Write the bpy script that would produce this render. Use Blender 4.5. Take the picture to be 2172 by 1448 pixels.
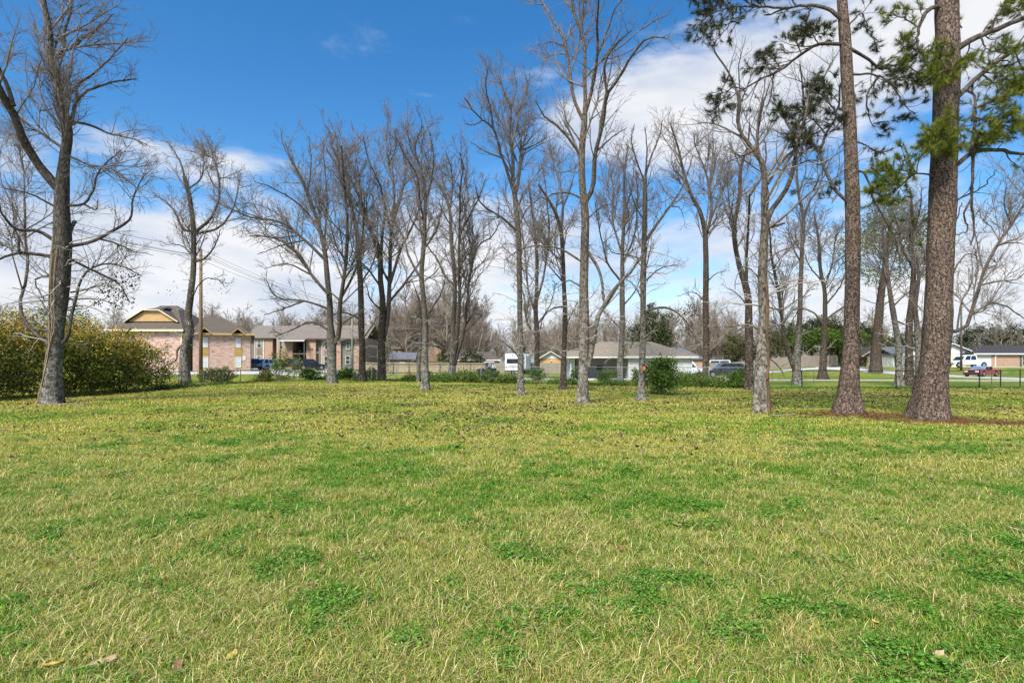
import bpy, bmesh, math, random
import numpy as np
from mathutils import Vector, Matrix

# ------------------------------------------------------------------ scene, camera, light
for o in list(bpy.data.objects): bpy.data.objects.remove(o)
sc = bpy.context.scene
col = sc.collection
EYE = 1.65; F = 1207.0; CX = 1086.0; HY = 772.0        # photograph 2172 x 1448 px, horizon at y = 772
cam = bpy.data.cameras.new('camera'); camo = bpy.data.objects.new('camera', cam); col.objects.link(camo)
camo.location = (0, 0, EYE); camo.rotation_euler = (math.radians(90), 0, 0)
cam.sensor_width = 36.0; cam.lens = 36.0 * F / 2172.0; cam.shift_y = (HY - 724) / 2172.0
cam.clip_start = 0.05; cam.clip_end = 6000
sc.camera = camo
SUN_EL, SUN_AZ = math.radians(48), math.radians(205)      # azimuth clockwise from +Y (view direction)
sun = bpy.data.lights.new('sun', 'SUN'); suno = bpy.data.objects.new('sun', sun); col.objects.link(suno)
sun.energy = 3.6; sun.angle = math.radians(20); sun.color = (1.0, 0.95, 0.87)
sdir = Vector((math.sin(SUN_AZ) * math.cos(SUN_EL), math.cos(SUN_AZ) * math.cos(SUN_EL), math.sin(SUN_EL)))
suno.rotation_euler = sdir.to_track_quat('Z', 'Y').to_euler(); suno.location = sdir * 60
sc.render.engine = 'CYCLES'
sc.view_settings.view_transform = 'Standard'; sc.view_settings.look = 'None'
sc.view_settings.exposure = 0.95; sc.view_settings.gamma = 1.0
sc.cycles.max_bounces = 5; sc.cycles.diffuse_bounces = 3; sc.cycles.glossy_bounces = 2; sc.cycles.transparent_max_bounces = 4

w = bpy.data.worlds.new('World'); sc.world = w; w.use_nodes = True
nt = w.node_tree; N = nt.nodes; L = nt.links
for n in list(N): N.remove(n)
def nd(t, **k):
    n = N.new(t)
    for a, v in k.items(): setattr(n, a, v)
    return n
def wm(op, a, b=None, c=None):
    n = nd('ShaderNodeMath', operation=op)
    for i, v in enumerate((a, b, c)):
        if v is None: continue
        if hasattr(v, 'is_linked'): L.new(v, n.inputs[i])
        else: n.inputs[i].default_value = v
    return n.outputs[0]
out = nd('ShaderNodeOutputWorld'); bg = nd('ShaderNodeBackground'); L.new(bg.outputs[0], out.inputs[0])
sky = nd('ShaderNodeTexSky', sky_type='NISHITA'); sky.sun_disc = False
sky.sun_elevation = SUN_EL; sky.sun_rotation = SUN_AZ; sky.air_density = 1.0; sky.dust_density = 0.4; sky.ozone_density = 2.2
hs = nd('ShaderNodeHueSaturation'); hs.inputs['Saturation'].default_value = 1.36; hs.inputs['Value'].default_value = 1.1
L.new(sky.outputs[0], hs.inputs['Color'])
tc = nd('ShaderNodeTexCoord')
def wnoise(scale, detail, rough, vec, dist=0.0, off=0.0):
    m = nd('ShaderNodeMapping'); m.inputs['Scale'].default_value = vec; m.inputs['Location'].default_value = (off, off * 1.7, off * 0.3)
    L.new(tc.outputs['Generated'], m.inputs[0])
    n = nd('ShaderNodeTexNoise'); n.inputs['Scale'].default_value = scale; n.inputs['Detail'].default_value = detail
    n.inputs['Roughness'].default_value = rough; n.inputs['Distortion'].default_value = dist
    L.new(m.outputs[0], n.inputs['Vector']); return n.outputs['Fac']
def skydir(x, y): return Vector(((x - CX) / F, 1, (HY - y) / F)).normalized()
sep = nd('ShaderNodeSeparateXYZ'); L.new(tc.outputs['Generated'], sep.inputs[0])
n1 = wnoise(3.6, 10, 0.58, (1, 1, 2.6), 0.3, 3.1)
n2 = wnoise(9.0, 7, 0.6, (1, 1, 3.0), 0.2, 7.7)
dens = wm('ADD', wm('MULTIPLY', n1, 0.85), wm('MULTIPLY', n2, 0.25))
# banks of cumulus: (pixel the bank is centred on, half width, half height in radians, weight)
for (px, py, rx, rz, wt) in [(1780, 130, .36, .18, .30), (1480, 240, .26, .075, .32), (2060, 60, .10, .10, .14), (1040, 500, .26, .07, .26), (350, 545, .22, .07, .30),
                             (430, 335, .24, .034, .20), (930, 200, .10, .020, .19), (1090, 165, .12, .020, .18), (40, 330, .2, .05, .10), (2120, 560, .2, .05, .1),
                             (1250, 265, .16, .06, .2), (160, 470, .16, .03, .16), (700, 580, .25, .04, .10)]:
    d = skydir(px, py)
    s = nd('ShaderNodeVectorMath', operation='SUBTRACT'); L.new(tc.outputs['Generated'], s.inputs[0]); s.inputs[1].default_value = d
    k = nd('ShaderNodeVectorMath', operation='MULTIPLY'); L.new(s.outputs[0], k.inputs[0]); k.inputs[1].default_value = (1 / rx, 1 / rx, 1 / rz)
    ln = nd('ShaderNodeVectorMath', operation='LENGTH'); L.new(k.outputs[0], ln.inputs[0])
    mr = nd('ShaderNodeMapRange', interpolation_type='SMOOTHSTEP'); L.new(ln.outputs['Value'], mr.inputs['Value'])
    mr.inputs['From Min'].default_value = 1.35; mr.inputs['From Max'].default_value = 0.0; mr.inputs['To Min'].default_value = 0; mr.inputs['To Max'].default_value = wt
    dens = wm('ADD', dens, mr.outputs[0])
# clouds pile up towards the horizon, all the way round
hz = nd('ShaderNodeMapRange', interpolation_type='SMOOTHSTEP'); L.new(sep.outputs['Z'], hz.inputs['Value'])
hz.inputs['From Min'].default_value = 0.34; hz.inputs['From Max'].default_value = 0.0; hz.inputs['To Min'].default_value = 0.0; hz.inputs['To Max'].default_value = 0.50
dens = wm('ADD', dens, hz.outputs[0])
cm = nd('ShaderNodeMapRange', interpolation_type='SMOOTHSTEP'); L.new(dens, cm.inputs['Value'])
cm.inputs['From Min'].default_value = 0.635; cm.inputs['From Max'].default_value = 0.90
shade = nd('ShaderNodeMapRange'); L.new(wnoise(4.5, 6, 0.55, (1, 1, 3.0), 0.1, 11.0), shade.inputs['Value'])
shade.inputs['From Min'].default_value = 0.34; shade.inputs['From Max'].default_value = 0.6
cc = nd('ShaderNodeMixRGB'); L.new(shade.outputs[0], cc.inputs[0])
cc.inputs[1].default_value = (3.5, 3.95, 4.8, 1); cc.inputs[2].default_value = (5.5, 5.5, 5.6, 1)
mx = nd('ShaderNodeMixRGB'); L.new(wm('MULTIPLY', cm.outputs[0], 0.95), mx.inputs[0]); L.new(hs.outputs[0], mx.inputs[1]); L.new(cc.outputs[0], mx.inputs[2])
L.new(mx.outputs[0], bg.inputs[0]); bg.inputs[1].default_value = 0.09

# ------------------------------------------------------------------ helpers
RNG = np.random.default_rng(7); rnd = random.Random(11)
def ss(a, b, x):
    t = np.clip((x - a) / (b - a), 0, 1); return t * t * (3 - 2 * t)
def hash2(ix, iy, s):
    h = (ix.astype(np.int64) * 374761393 + iy.astype(np.int64) * 668265263 + s * 982451653) & 0x7fffffff
    h = ((h ^ (h >> 13)) * 1274126177) & 0x7fffffff
    return ((h ^ (h >> 16)) & 0xffff) / 65535.0
def vnoise(x, y, s=0):
    x = np.asarray(x, float); y = np.asarray(y, float)
    ix = np.floor(x); iy = np.floor(y); fx = x - ix; fy = y - iy
    fx = fx * fx * (3 - 2 * fx); fy = fy * fy * (3 - 2 * fy)
    a = hash2(ix, iy, s); b = hash2(ix + 1, iy, s); c = hash2(ix, iy + 1, s); d = hash2(ix + 1, iy + 1, s)
    return (a * (1 - fx) + b * fx) * (1 - fy) + (c * (1 - fx) + d * fx) * fy
def fbm(x, y, s=0, o=4):
    v = 0; a = 0.5; t = 0
    for i in range(o):
        v = v + a * vnoise(np.asarray(x) * 2 ** i, np.asarray(y) * 2 ** i, s + i); t += a; a *= 0.55
    return v / t
def gz(x, y):
    """height of the ground: a flat lawn, house lots a little higher behind"""
    x = np.asarray(x, float); y = np.asarray(y, float)
    z = 0.72 * ss(57, 77, y) * ss(-20, -32, x)
    z = z + 1.12 * ss(79, 92, y) * ss(36, 52, x)
    z = z + 0.7 * ss(110, 180, y) * (1 - ss(-20, -32, x)) * (1 - ss(36, 52, x)) + 1.0 * ss(140, 300, y)
    z = z + 0.05 * (fbm(x * 0.23, y * 0.23, 40, 3) - 0.5) * ss(2, 6, y) * ss(70, 50, y)
    for (bx, by, hgt, r) in MOUNDS:
        q = ((x - bx) ** 2 + (y - by) ** 2) / r ** 2
        z = z + hgt * np.exp(-q * 1.6)
    return z
MOUNDS = []
def g1(x, y): return float(gz(x, y))
def hit(x, y):
    """distance at which the sight line through a photograph pixel meets the ground"""
    D = np.linspace(2, 260, 12000)
    zr = EYE - (y - HY) / F * D; g = gz((x - CX) / F * D, D)
    i = np.argmax(zr <= g)
    return float(D[i]) if (zr <= g).any() else 260.0
def P(x, y, D): return np.array(((x - CX) / F * D, D, EYE - (y - HY) / F * D))
def PX(x, D): return (x - CX) / F * D

def tag(o, label=None, cat=None, group=None, kind=None):
    if label: o['label'] = label
    if cat: o['category'] = cat
    if group: o['group'] = group
    if kind: o['kind'] = kind
    return o
def thing(name, label, cat, loc=(0, 0, 0), rz=0, group=None):
    o = bpy.data.objects.new(name, None); col.objects.link(o); o.empty_display_size = 0.2
    o.location = [float(v) for v in loc]; o.rotation_euler = (0, 0, rz)
    return tag(o, label, cat, group)
def link(name, me, parent=None, loc=None, rot=None):
    o = bpy.data.objects.new(name, me); col.objects.link(o)
    if parent: o.parent = parent
    if loc is not None: o.location = [float(v) for v in loc]
    if rot is not None: o.rotation_euler = rot
    return o
def arrays_mesh(name, V, faces, mat=None, colr=None, smooth=False, attrs=None):
    """faces: list of integer arrays (n,3) / (n,4); colr: per-vertex colours"""
    me = bpy.data.meshes.new(name); V = np.asarray(V, np.float32)
    me.vertices.add(len(V)); me.vertices.foreach_set('co', V.ravel())
    faces = [np.asarray(f, np.int32) for f in faces if len(f)]
    nl = sum(f.size for f in faces); npoly = sum(len(f) for f in faces)
    me.loops.add(nl); me.polygons.add(npoly)
    me.loops.foreach_set('vertex_index', np.concatenate([f.ravel() for f in faces]))
    tot = np.concatenate([np.full(len(f), f.shape[1], np.int32) for f in faces])
    st = np.concatenate([[0], np.cumsum(tot)[:-1]]).astype(np.int32)
    me.polygons.foreach_set('loop_start', st); me.polygons.foreach_set('loop_total', tot)
    if smooth: me.polygons.foreach_set('use_smooth', np.ones(npoly, bool))
    if colr is not None:
        a = me.attributes.new('Col', 'FLOAT_COLOR', 'POINT'); c = np.ones((len(V), 4), np.float32); c[:, :3] = colr; a.data.foreach_set('color', c.ravel())
    for k, v in (attrs or {}).items():
        a = me.attributes.new(k, 'FLOAT', 'POINT'); a.data.foreach_set('value', np.asarray(v, np.float32))
    me.update(calc_edges=True)
    if mat: me.materials.append(mat)
    return me

# ---- materials
def newmat(name, rough=0.85, spec=0.25):
    m = bpy.data.materials.new(name); m.use_nodes = True; t = m.node_tree
    b = t.nodes['Principled BSDF']; b.inputs['Roughness'].default_value = rough
    b.inputs['Specular IOR Level'].default_value = spec
    return m, t, b
def node(t, typ, **k):
    n = t.nodes.new(typ)
    for a, v in k.items():
        if a in ('Scale', 'Detail', 'Roughness', 'Distortion', 'Strength', 'Distance', 'Randomness'): n.inputs[a].default_value = v
        else: setattr(n, a, v)
    return n
def ramp(t, fac, stops):
    r = t.nodes.new('ShaderNodeValToRGB'); e = r.color_ramp.elements
    while len(e) < len(stops): e.new(0.5)
    for i, (p, c) in enumerate(stops): e[i].position = p; e[i].color = (*c, 1)
    t.links.new(fac, r.inputs[0]); return r.outputs[0]
def coords(t, scale=(1, 1, 1), kind='Object'):
    c = t.nodes.new('ShaderNodeTexCoord'); m = t.nodes.new('ShaderNodeMapping'); m.inputs['Scale'].default_value = scale
    t.links.new(c.outputs[kind], m.inputs[0]); return m.outputs[0]
def mnoise(t, vec, scale, detail=4, rough=0.55, dist=0.0):
    n = node(t, 'ShaderNodeTexNoise', Scale=scale, Detail=detail, Roughness=rough, Distortion=dist)
    t.links.new(vec, n.inputs['Vector']); return n.outputs['Fac']
def bump(t, b, h, strength, dist):
    n = node(t, 'ShaderNodeBump', Strength=strength, Distance=dist); t.links.new(h, n.inputs['Height']); t.links.new(n.outputs[0], b.inputs['Normal'])
def mixc(t, fac, a, b_, typ='MIX'):
    n = t.nodes.new('ShaderNodeMixRGB'); n.blend_type = typ
    for i, v in enumerate((fac, a, b_)):
        if hasattr(v, 'is_linked'): t.links.new(v, n.inputs[i])
        elif isinstance(v, (int, float)): n.inputs[i].default_value = v
        else: n.inputs[i].default_value = (*v, 1)
    return n.outputs[0]
def plain(name, c, rough=0.7, var=0.18, scale=3.0, metal=0.0, spec=0.3, stretch=(1, 1, 1), bmp=0.0):
    m, t, b = newmat(name, rough, spec); v = coords(t, stretch); f = mnoise(t, v, scale, 5)
    lo = [max(0, x * (1 - var)) for x in c]; hi = [min(1, x * (1 + var)) for x in c]
    t.links.new(ramp(t, f, [(0.3, lo), (0.7, hi)]), b.inputs['Base Color']); b.inputs['Metallic'].default_value = metal
    if bmp: bump(t, b, f, bmp, 0.02)
    return m
def bark(name, light, dark, lichen, lich_amt, plate=(9, 9, 2.6), zfade=None, bstr=0.9, lsc=7.0, warp=0.9, cw=0.16):
    m, t, b = newmat(name, 0.95, 0.1)
    v = coords(t, plate); vo = node(t, 'ShaderNodeTexVoronoi', feature='DISTANCE_TO_EDGE', Scale=1.0, Randomness=1.0)
    wn = node(t, 'ShaderNodeTexNoise', Scale=1.7, Detail=3); t.links.new(v, wn.inputs['Vector'])
    ad = t.nodes.new('ShaderNodeVectorMath'); ad.operation = 'ADD'; t.links.new(v, ad.inputs[0])
    sc_ = t.nodes.new('ShaderNodeVectorMath'); sc_.operation = 'SCALE'; sc_.inputs['Scale'].default_value = warp; t.links.new(wn.outputs['Color'], sc_.inputs[0]); t.links.new(sc_.outputs[0], ad.inputs[1])
    t.links.new(ad.outputs[0], vo.inputs['Vector'])
    fine = mnoise(t, coords(t, (1, 1, 0.35)), 38, 5, 0.65)
    big = mnoise(t, coords(t), 1.6, 4)
    crack = ramp(t, vo.outputs['Distance'], [(0.0, (0, 0, 0)), (cw, (1, 1, 1))])
    c1 = mixc(t, crack, dark, light)
    c2 = mixc(t, ramp(t, fine, [(0.3, (0.25, .25, .25)), (0.75, (1, 1, 1))]), dark, c1)
    lm = ramp(t, mnoise(t, coords(t), lsc, 6, 0.7), [(0.62 - lich_amt * 0.32, (0, 0, 0)), (0.74 - lich_amt * 0.25, (1, 1, 1))])
    if zfade:
        s = t.nodes.new('ShaderNodeSeparateXYZ'); tcn = t.nodes.new('ShaderNodeTexCoord'); t.links.new(tcn.outputs['Object'], s.inputs[0])
        mr = t.nodes.new('ShaderNodeMapRange'); t.links.new(s.outputs['Z'], mr.inputs['Value'])
        mr.inputs['From Min'].default_value = zfade[0]; mr.inputs['From Max'].default_value = zfade[1]; mr.inputs['To Min'].default_value = 1; mr.inputs['To Max'].default_value = 0.12
        lm = mixc(t, 1.0, lm, mr.outputs[0], 'MULTIPLY')
    c3 = mixc(t, lm, c2, lichen)
    c4 = mixc(t, 0.35, c3, ramp(t, big, [(0.3, (0.25, .22, .2)), (0.7, (1, 1, 1))]), 'MULTIPLY')
    t.links.new(c4, b.inputs['Base Color'])
    h = mixc(t, 0.35, crack, fine)
    bump(t, b, h, bstr, 0.03)
    return m
def vcol(name, rough=0.7, trans=0.25, spec=0.15):
    m, t, b = newmat(name, rough, spec)
    a = t.nodes.new('ShaderNodeAttribute'); a.attribute_name = 'Col'
    g = mixc(t, 0.5, a.outputs['Color'], ramp(t, mnoise(t, coords(t), 2.3, 3), [(0.3, (0.62, .62, .62)), (0.7, (1, 1, 1))]), 'MULTIPLY')
    t.links.new(g, b.inputs['Base Color'])
    if trans:
        tr = t.nodes.new('ShaderNodeBsdfTranslucent'); t.links.new(a.outputs['Color'], tr.inputs[0])
        mixs = t.nodes.new('ShaderNodeMixShader'); mixs.inputs[0].default_value = trans
        t.links.new(b.outputs[0], mixs.inputs[1]); t.links.new(tr.outputs[0], mixs.inputs[2]); t.links.new(mixs.outputs[0], t.nodes['Material Output'].inputs[0])
    return m
def brickmat(name, c1, c2, mortar, bw=0.24, bh=0.085, blot=0.55):
    m, t, b = newmat(name, 0.9, 0.15)
    c = t.nodes.new('ShaderNodeTexCoord'); s = t.nodes.new('ShaderNodeSeparateXYZ'); t.links.new(c.outputs['Object'], s.inputs[0])
    a = t.nodes.new('ShaderNodeMath'); a.operation = 'ADD'; t.links.new(s.outputs['X'], a.inputs[0]); t.links.new(s.outputs['Y'], a.inputs[1])
    k = t.nodes.new('ShaderNodeCombineXYZ'); t.links.new(a.outputs[0], k.inputs[0]); t.links.new(s.outputs['Z'], k.inputs[1])
    br = t.nodes.new('ShaderNodeTexBrick'); t.links.new(k.outputs[0], br.inputs['Vector'])
    br.inputs['Color1'].default_value = (*c1, 1); br.inputs['Color2'].default_value = (*c2, 1); br.inputs['Mortar'].default_value = (*mortar, 1)
    br.inputs['Scale'].default_value = 1.0; br.inputs['Mortar Size'].default_value = 0.008; br.inputs['Brick Width'].default_value = bw; br.inputs['Row Height'].default_value = bh; br.inputs['Bias'].default_value = 0.0
    mp = t.nodes.new('ShaderNodeMapping'); mp.inputs['Scale'].default_value = (1.4, 5.5, 1); t.links.new(k.outputs[0], mp.inputs[0])
    f = mnoise(t, mp.outputs[0], 1.0, 3, 0.7)
    cb = mixc(t, blot, br.outputs['Color'], ramp(t, f, [(0.38, [x * 0.5 for x in c2]), (0.47, [x for x in c1]), (0.62, [min(1, x * 1.3) for x in c1])]))
    t.links.new(cb, b.inputs['Base Color']); bump(t, b, br.outputs['Fac'], -0.4, 0.01)
    return m
def shingle(name, c):
    m, t, b = newmat(name, 0.95, 0.1)
    f = mnoise(t, coords(t, (1, 1, 1)), 9, 5, 0.7); f2 = mnoise(t, coords(t, (0.5, 0.5, 6)), 3, 3)
    t.links.new(mixc(t, 0.5, ramp(t, f, [(0.3, [x * 0.65 for x in c]), (0.7, [x * 1.3 for x in c])]), ramp(t, f2, [(0.35, [x * 0.75 for x in c]), (0.65, [x * 1.2 for x in c])])), b.inputs['Base Color'])
    bump(t, b, f, 0.4, 0.02); return m
def glassmat(name, c, rough=0.08):
    m, t, b = newmat(name, rough, 0.6); f = mnoise(t, coords(t), 1.5, 2)
    t.links.new(ramp(t, f, [(0.3, [x * 0.7 for x in c]), (0.7, [x * 1.3 for x in c])]), b.inputs['Base Color']); return m
def paint(name, c, rough=0.25):
    m, t, b = newmat(name, rough, 0.5); b.inputs['Coat Weight'].default_value = 0.5; b.inputs['Coat Roughness'].default_value = 0.1
    f = mnoise(t, coords(t), 2.0, 4); t.links.new(ramp(t, f, [(0.3, [x * 0.88 for x in c]), (0.7, [min(1, x * 1.08) for x in c])]), b.inputs['Base Color']); return m

M = {}
M['bark_grey'] = bark('bark_grey', (.19, .165, .13), (.045, .034, .025), (.33, .315, .27), 0.6, (11, 11, 3.2), (0.8, 5.5))
M['bark_brown'] = bark('bark_brown', (.15, .115, .085), (.035, .025, .018), (.29, .27, .23), 0.35, (12, 12, 2.6), (0.6, 4.5))
M['bark_light'] = bark('bark_light', (.24, .195, .145), (.055, .04, .028), (.36, .335, .285), 0.6, (11, 11, 3.4), (1.0, 6.5))
M['bark_pine'] = bark('bark_pine', (.17, .12, .09), (.03, .021, .016), (.30, .225, .175), 0.5, (12.5, 12.5, 4.2), None, 1.0, 17.0, 1.1, 0.1)
M['bark_limb'] = bark('bark_limb', (.18, .145, .115), (.05, .038, .03), (.22, .20, .17), 0.3, (16, 16, 6), None, 0.6)
M['twig'] = plain('twig', (.17, .14, .115), 0.9, 0.4, 4)
M['twig_pale'] = plain('twig_pale', (.34, .31, .27), 0.9, 0.3, 4)
M['twig_far'] = plain('twig_far', (.26, .21, .16), 0.95, 0.4, 0.3)
M['leaf'] = vcol('leaf'); M['needle'] = vcol('needle', 0.6, 0.15); M['blade'] = vcol('blade', 0.6, 0.3); M['litter'] = vcol('litter', 0.9, 0.05)

# ---- box / prism collector
class MB:
    def __init__(s): s.v = []; s.f = []
    def add(s, vs, fs):
        o = len(s.v); s.v += [tuple(float(c) for c in v) for v in vs]; s.f += [tuple(i + o for i in f) for f in fs]; return s
    def box(s, x0, x1, y0, y1, z0, z1):
        return s.add([(x0, y0, z0), (x1, y0, z0), (x1, y1, z0), (x0, y1, z0), (x0, y0, z1), (x1, y0, z1), (x1, y1, z1), (x0, y1, z1)],
                     [(0, 3, 2, 1), (4, 5, 6, 7), (0, 1, 5, 4), (1, 2, 6, 5), (2, 3, 7, 6), (3, 0, 4, 7)])
    def prism(s, poly, y0, y1):
        """poly in (x,z), counter-clockwise seen from -y; extruded along y"""
        n = len(poly); vs = [(x, y0, z) for x, z in poly] + [(x, y1, z) for x, z in poly]
        return s.add(vs, [tuple(range(n)), tuple(range(2 * n - 1, n - 1, -1))] + [(i, i + n, (i + 1) % n + n, (i + 1) % n) for i in range(n)])
    def slab(s, pts, th):
        """polygon in space given a downward thickness"""
        n = len(pts); vs = list(pts) + [(x, y, z - th) for x, y, z in pts]
        return s.add(vs, [tuple(range(n)), tuple(range(2 * n - 1, n - 1, -1))] + [(i, i + n, (i + 1) % n + n, (i + 1) % n) for i in range(n)])
    def bar(s, a, b, r, n=6, r2=None):
        a = Vector(a); b = Vector(b); d = (b - a).normalized(); u = d.orthogonal().normalized(); v_ = d.cross(u); r2 = r if r2 is None else r2
        ring = [a + (u * math.cos(2 * math.pi * i / n) + v_ * math.sin(2 * math.pi * i / n)) * r for i in range(n)] + [b + (u * math.cos(2 * math.pi * i / n) + v_ * math.sin(2 * math.pi * i / n)) * r2 for i in range(n)]
        return s.add(ring, [(i, (i + 1) % n, (i + 1) % n + n, i + n) for i in range(n)] + [tuple(range(n - 1, -1, -1)), tuple(range(n, 2 * n))])
    def build(s, name, mat, parent=None, bev=0.0, smooth=False, loc=None):
        me = bpy.data.meshes.new(name); me.from_pydata(s.v, [], s.f); me.update()
        bm = bmesh.new(); bm.from_mesh(me); bmesh.ops.recalc_face_normals(bm, faces=bm.faces)
        if bev: bmesh.ops.bevel(bm, geom=list(bm.edges), offset=bev, segments=2, affect='EDGES', profile=0.6)
        if smooth:
            for f in bm.faces: f.smooth = True
        bm.to_mesh(me); bm.free(); me.materials.append(mat); return link(name, me, parent, loc)
# ------------------------------------------------------------------ ground
MOUNDS += [(12.7, 17.2, 0.10, 1.1), (11.5, 19.5, 0.07, 1.1), (8.6, 19.8, 0.05, 0.7), (2.97, 23.9, 0.06, 0.8)]
def greenness(x, y):
    a = fbm(x * 0.42 + 3, y * 0.55, 1, 4); b = fbm(x * 1.7, y * 2.1, 9, 3); c = fbm(x * 0.09 + 5, y * 0.12, 21, 3)
    return np.clip((a * 0.45 + b * 0.35 + c * 0.20 - 0.41) * 4.6, 0, 1)
STRAW = [(12.5, 16.5, 1.6, 1.2), (11.2, 18.7, 1.5, 1.2), (13.9, 16.0, 1.4, .8), (11.8, 17.6, 1.6, 1.2), (8.7, 19.2, .55, .35), (14.2, 29.2, 1.0, .5), (2.9, 23.6, 0.7, .4), (9.9, 18.3, 1.2, .7), (-19.2, 23.2, 1.6, .7), (-21, 25.2, 2.2, .7), (-22, 29, 1.3, 2.5), (-22.2, 34, 1.1, 3)]
def strawness(x, y):
    v = 0
    for (bx, by, rx, ry) in STRAW:
        v = np.maximum(v, 1.25 - np.sqrt(((x - bx) / rx) ** 2 + ((y - by) / ry) ** 2))
    return np.clip(v * 1.6 + (fbm(x * 2, y * 2.5, 33, 3) - 0.5) * 1.2 * (np.asarray(v) > 0), 0, 1)
rows = np.concatenate([np.linspace(-12, 1, 10), np.linspace(1.2, 14, 110), 14 * (1.028 ** np.arange(1, 96)), 14 * 1.028 ** 95 * (1.12 ** np.arange(1, 26))])
cols = np.linspace(-1, 1, 261)
hw = np.maximum(14, 1.25 * rows + 12)
GX = cols[None, :] * hw[:, None]; GY = np.repeat(rows[:, None], len(cols), 1)
GV = np.stack([GX, GY, gz(GX, GY)], -1).reshape(-1, 3)
ii = np.arange(len(rows) * len(cols)).reshape(len(rows), len(cols))
GF = np.stack([ii[:-1, :-1], ii[:-1, 1:], ii[1:, 1:], ii[1:, :-1]], -1).reshape(-1, 4)
def groundmat():
    m, t, b = newmat('lawn', 0.95, 0.1)
    ag = t.nodes.new('ShaderNodeAttribute'); ag.attribute_name = 'green'; as_ = t.nodes.new('ShaderNodeAttribute'); as_.attribute_name = 'straw'
    v = coords(t); f = mnoise(t, v, 30, 6, 0.7); f2 = mnoise(t, v, 3.2, 5, 0.65); f3 = mnoise(t, coords(t, (0.25, 0.6, 1)), 0.6, 5, 0.6)
    dry = ramp(t, f, [(0.30, (.09, .09, .02)), (0.5, (.25, .24, .045)), (0.72, (.52, .45, .09))])
    gr = ramp(t, f, [(0.30, (.04, .075, .012)), (0.55, (.13, .24, .03)), (0.75, (.25, .36, .055))])
    ga = t.nodes.new('ShaderNodeMath'); ga.operation = 'MULTIPLY_ADD'; t.links.new(f2, ga.inputs[0]); ga.inputs[1].default_value = 1.1; ga.inputs[2].default_value = -0.55
    gs = t.nodes.new('ShaderNodeMath'); gs.operation = 'ADD'; gs.use_clamp = True; t.links.new(ag.outputs['Fac'], gs.inputs[0]); t.links.new(ga.outputs[0], gs.inputs[1])
    c = mixc(t, gs.outputs[0], dry, gr)
    c = mixc(t, 0.45, c, ramp(t, f3, [(0.3, (.55, .6, .5)), (0.7, (1, 1, 1))]), 'MULTIPLY')
    st = ramp(t, f, [(0.3, (.08, .042, .016)), (0.55, (.26, .135, .035)), (0.75, (.38, .21, .06))])
    c = mixc(t, as_.outputs['Fac'], c, st)
    t.links.new(c, b.inputs['Base Color']); bump(t, b, f, 0.7, 0.04); return m
lawn_me = arrays_mesh('lawn', GV, [GF], groundmat(), smooth=True, attrs={'green': greenness(GV[:, 0], GV[:, 1]), 'straw': strawness(GV[:, 0], GV[:, 1])})
tag(link('ground', lawn_me), 'level winter lawn of straw coloured and green grass', 'lawn', kind='structure')

# ---- paved strips that follow the ground, one sheet above it
M['concrete'] = plain('concrete', (.50, .49, .47), 0.9, 0.15, 1.2); M['asphalt'] = plain('asphalt', (.30, .29, .28), 0.92, 0.15, 1.5)
def strip(name, pts, width, mat, label, cat, lift=0.03):
    p = np.array(pts, float); seg = np.linalg.norm(np.diff(p, axis=0), axis=1); s = np.concatenate([[0], np.cumsum(seg)])
    q = np.arange(0, s[-1], 1.0); x = np.interp(q, s, p[:, 0]); y = np.interp(q, s, p[:, 1])
    tx = np.gradient(x); ty = np.gradient(y); ln = np.hypot(tx, ty); nx, ny = -ty / ln, tx / ln
    k = 5; V = []
    for j in range(k):
        o = (j / (k - 1) - 0.5) * width; X = x + nx * o; Y = y + ny * o; V.append(np.stack([X, Y, gz(X, Y) + lift], -1))
    V.append(np.stack([x + nx * width * .5, y + ny * width * .5, gz(x, y) - 0.15], -1)); V.insert(0, np.stack([x - nx * width * .5, y - ny * width * .5, gz(x, y) - 0.15], -1))
    V = np.stack(V, 1); n, k = V.shape[:2]; i2 = np.arange(n * k).reshape(n, k)
    Fq = np.stack([i2[:-1, :-1], i2[1:, :-1], i2[1:, 1:], i2[:-1, 1:]], -1).reshape(-1, 4)
    return tag(link(name, arrays_mesh(name, V.reshape(-1, 3), [Fq[:, ::-1]], mat)), label, cat, kind='structure')
strip('road', [(-90, 70), (-40, 71.5), (-22, 73)], 7.0, M['concrete'], 'pale concrete lane running in front of the brick apartments', 'road')
strip('parking_lot', [(-47.5, 89), (-22, 89)], 13.0, M['concrete'], 'pale concrete parking court before the far apartment block', 'parking', 0.045)
strip('pavement', [(20, 58.5), (42, 57.5), (60, 55)], 1.2, M['concrete'], 'narrow pale footpath crossing the grass behind the black fence', 'path', 0.04)
strip('street', [(36, 97), (50, 90), (61, 80), (57, 66), (54, 50), (50, 30)], 5.0, M['concrete'], 'grey concrete street with the red open car on it', 'road', 0.035)
strip('driveway', [(48, 103), (66, 99), (90, 97)], 4.0, M['concrete'], 'pale driveway under the white pickup truck', 'driveway', 0.05)
strip('driveway', [(15.5, 66), (26, 67.5)], 7.0, M['concrete'], 'light driveway beside the white sided house', 'driveway', 0.04)
strip('patio', [(-6, 66), (9, 60)], 1.6, M['concrete'], 'pale slab path in the grass left of the white house', 'path', 0.05)

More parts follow.
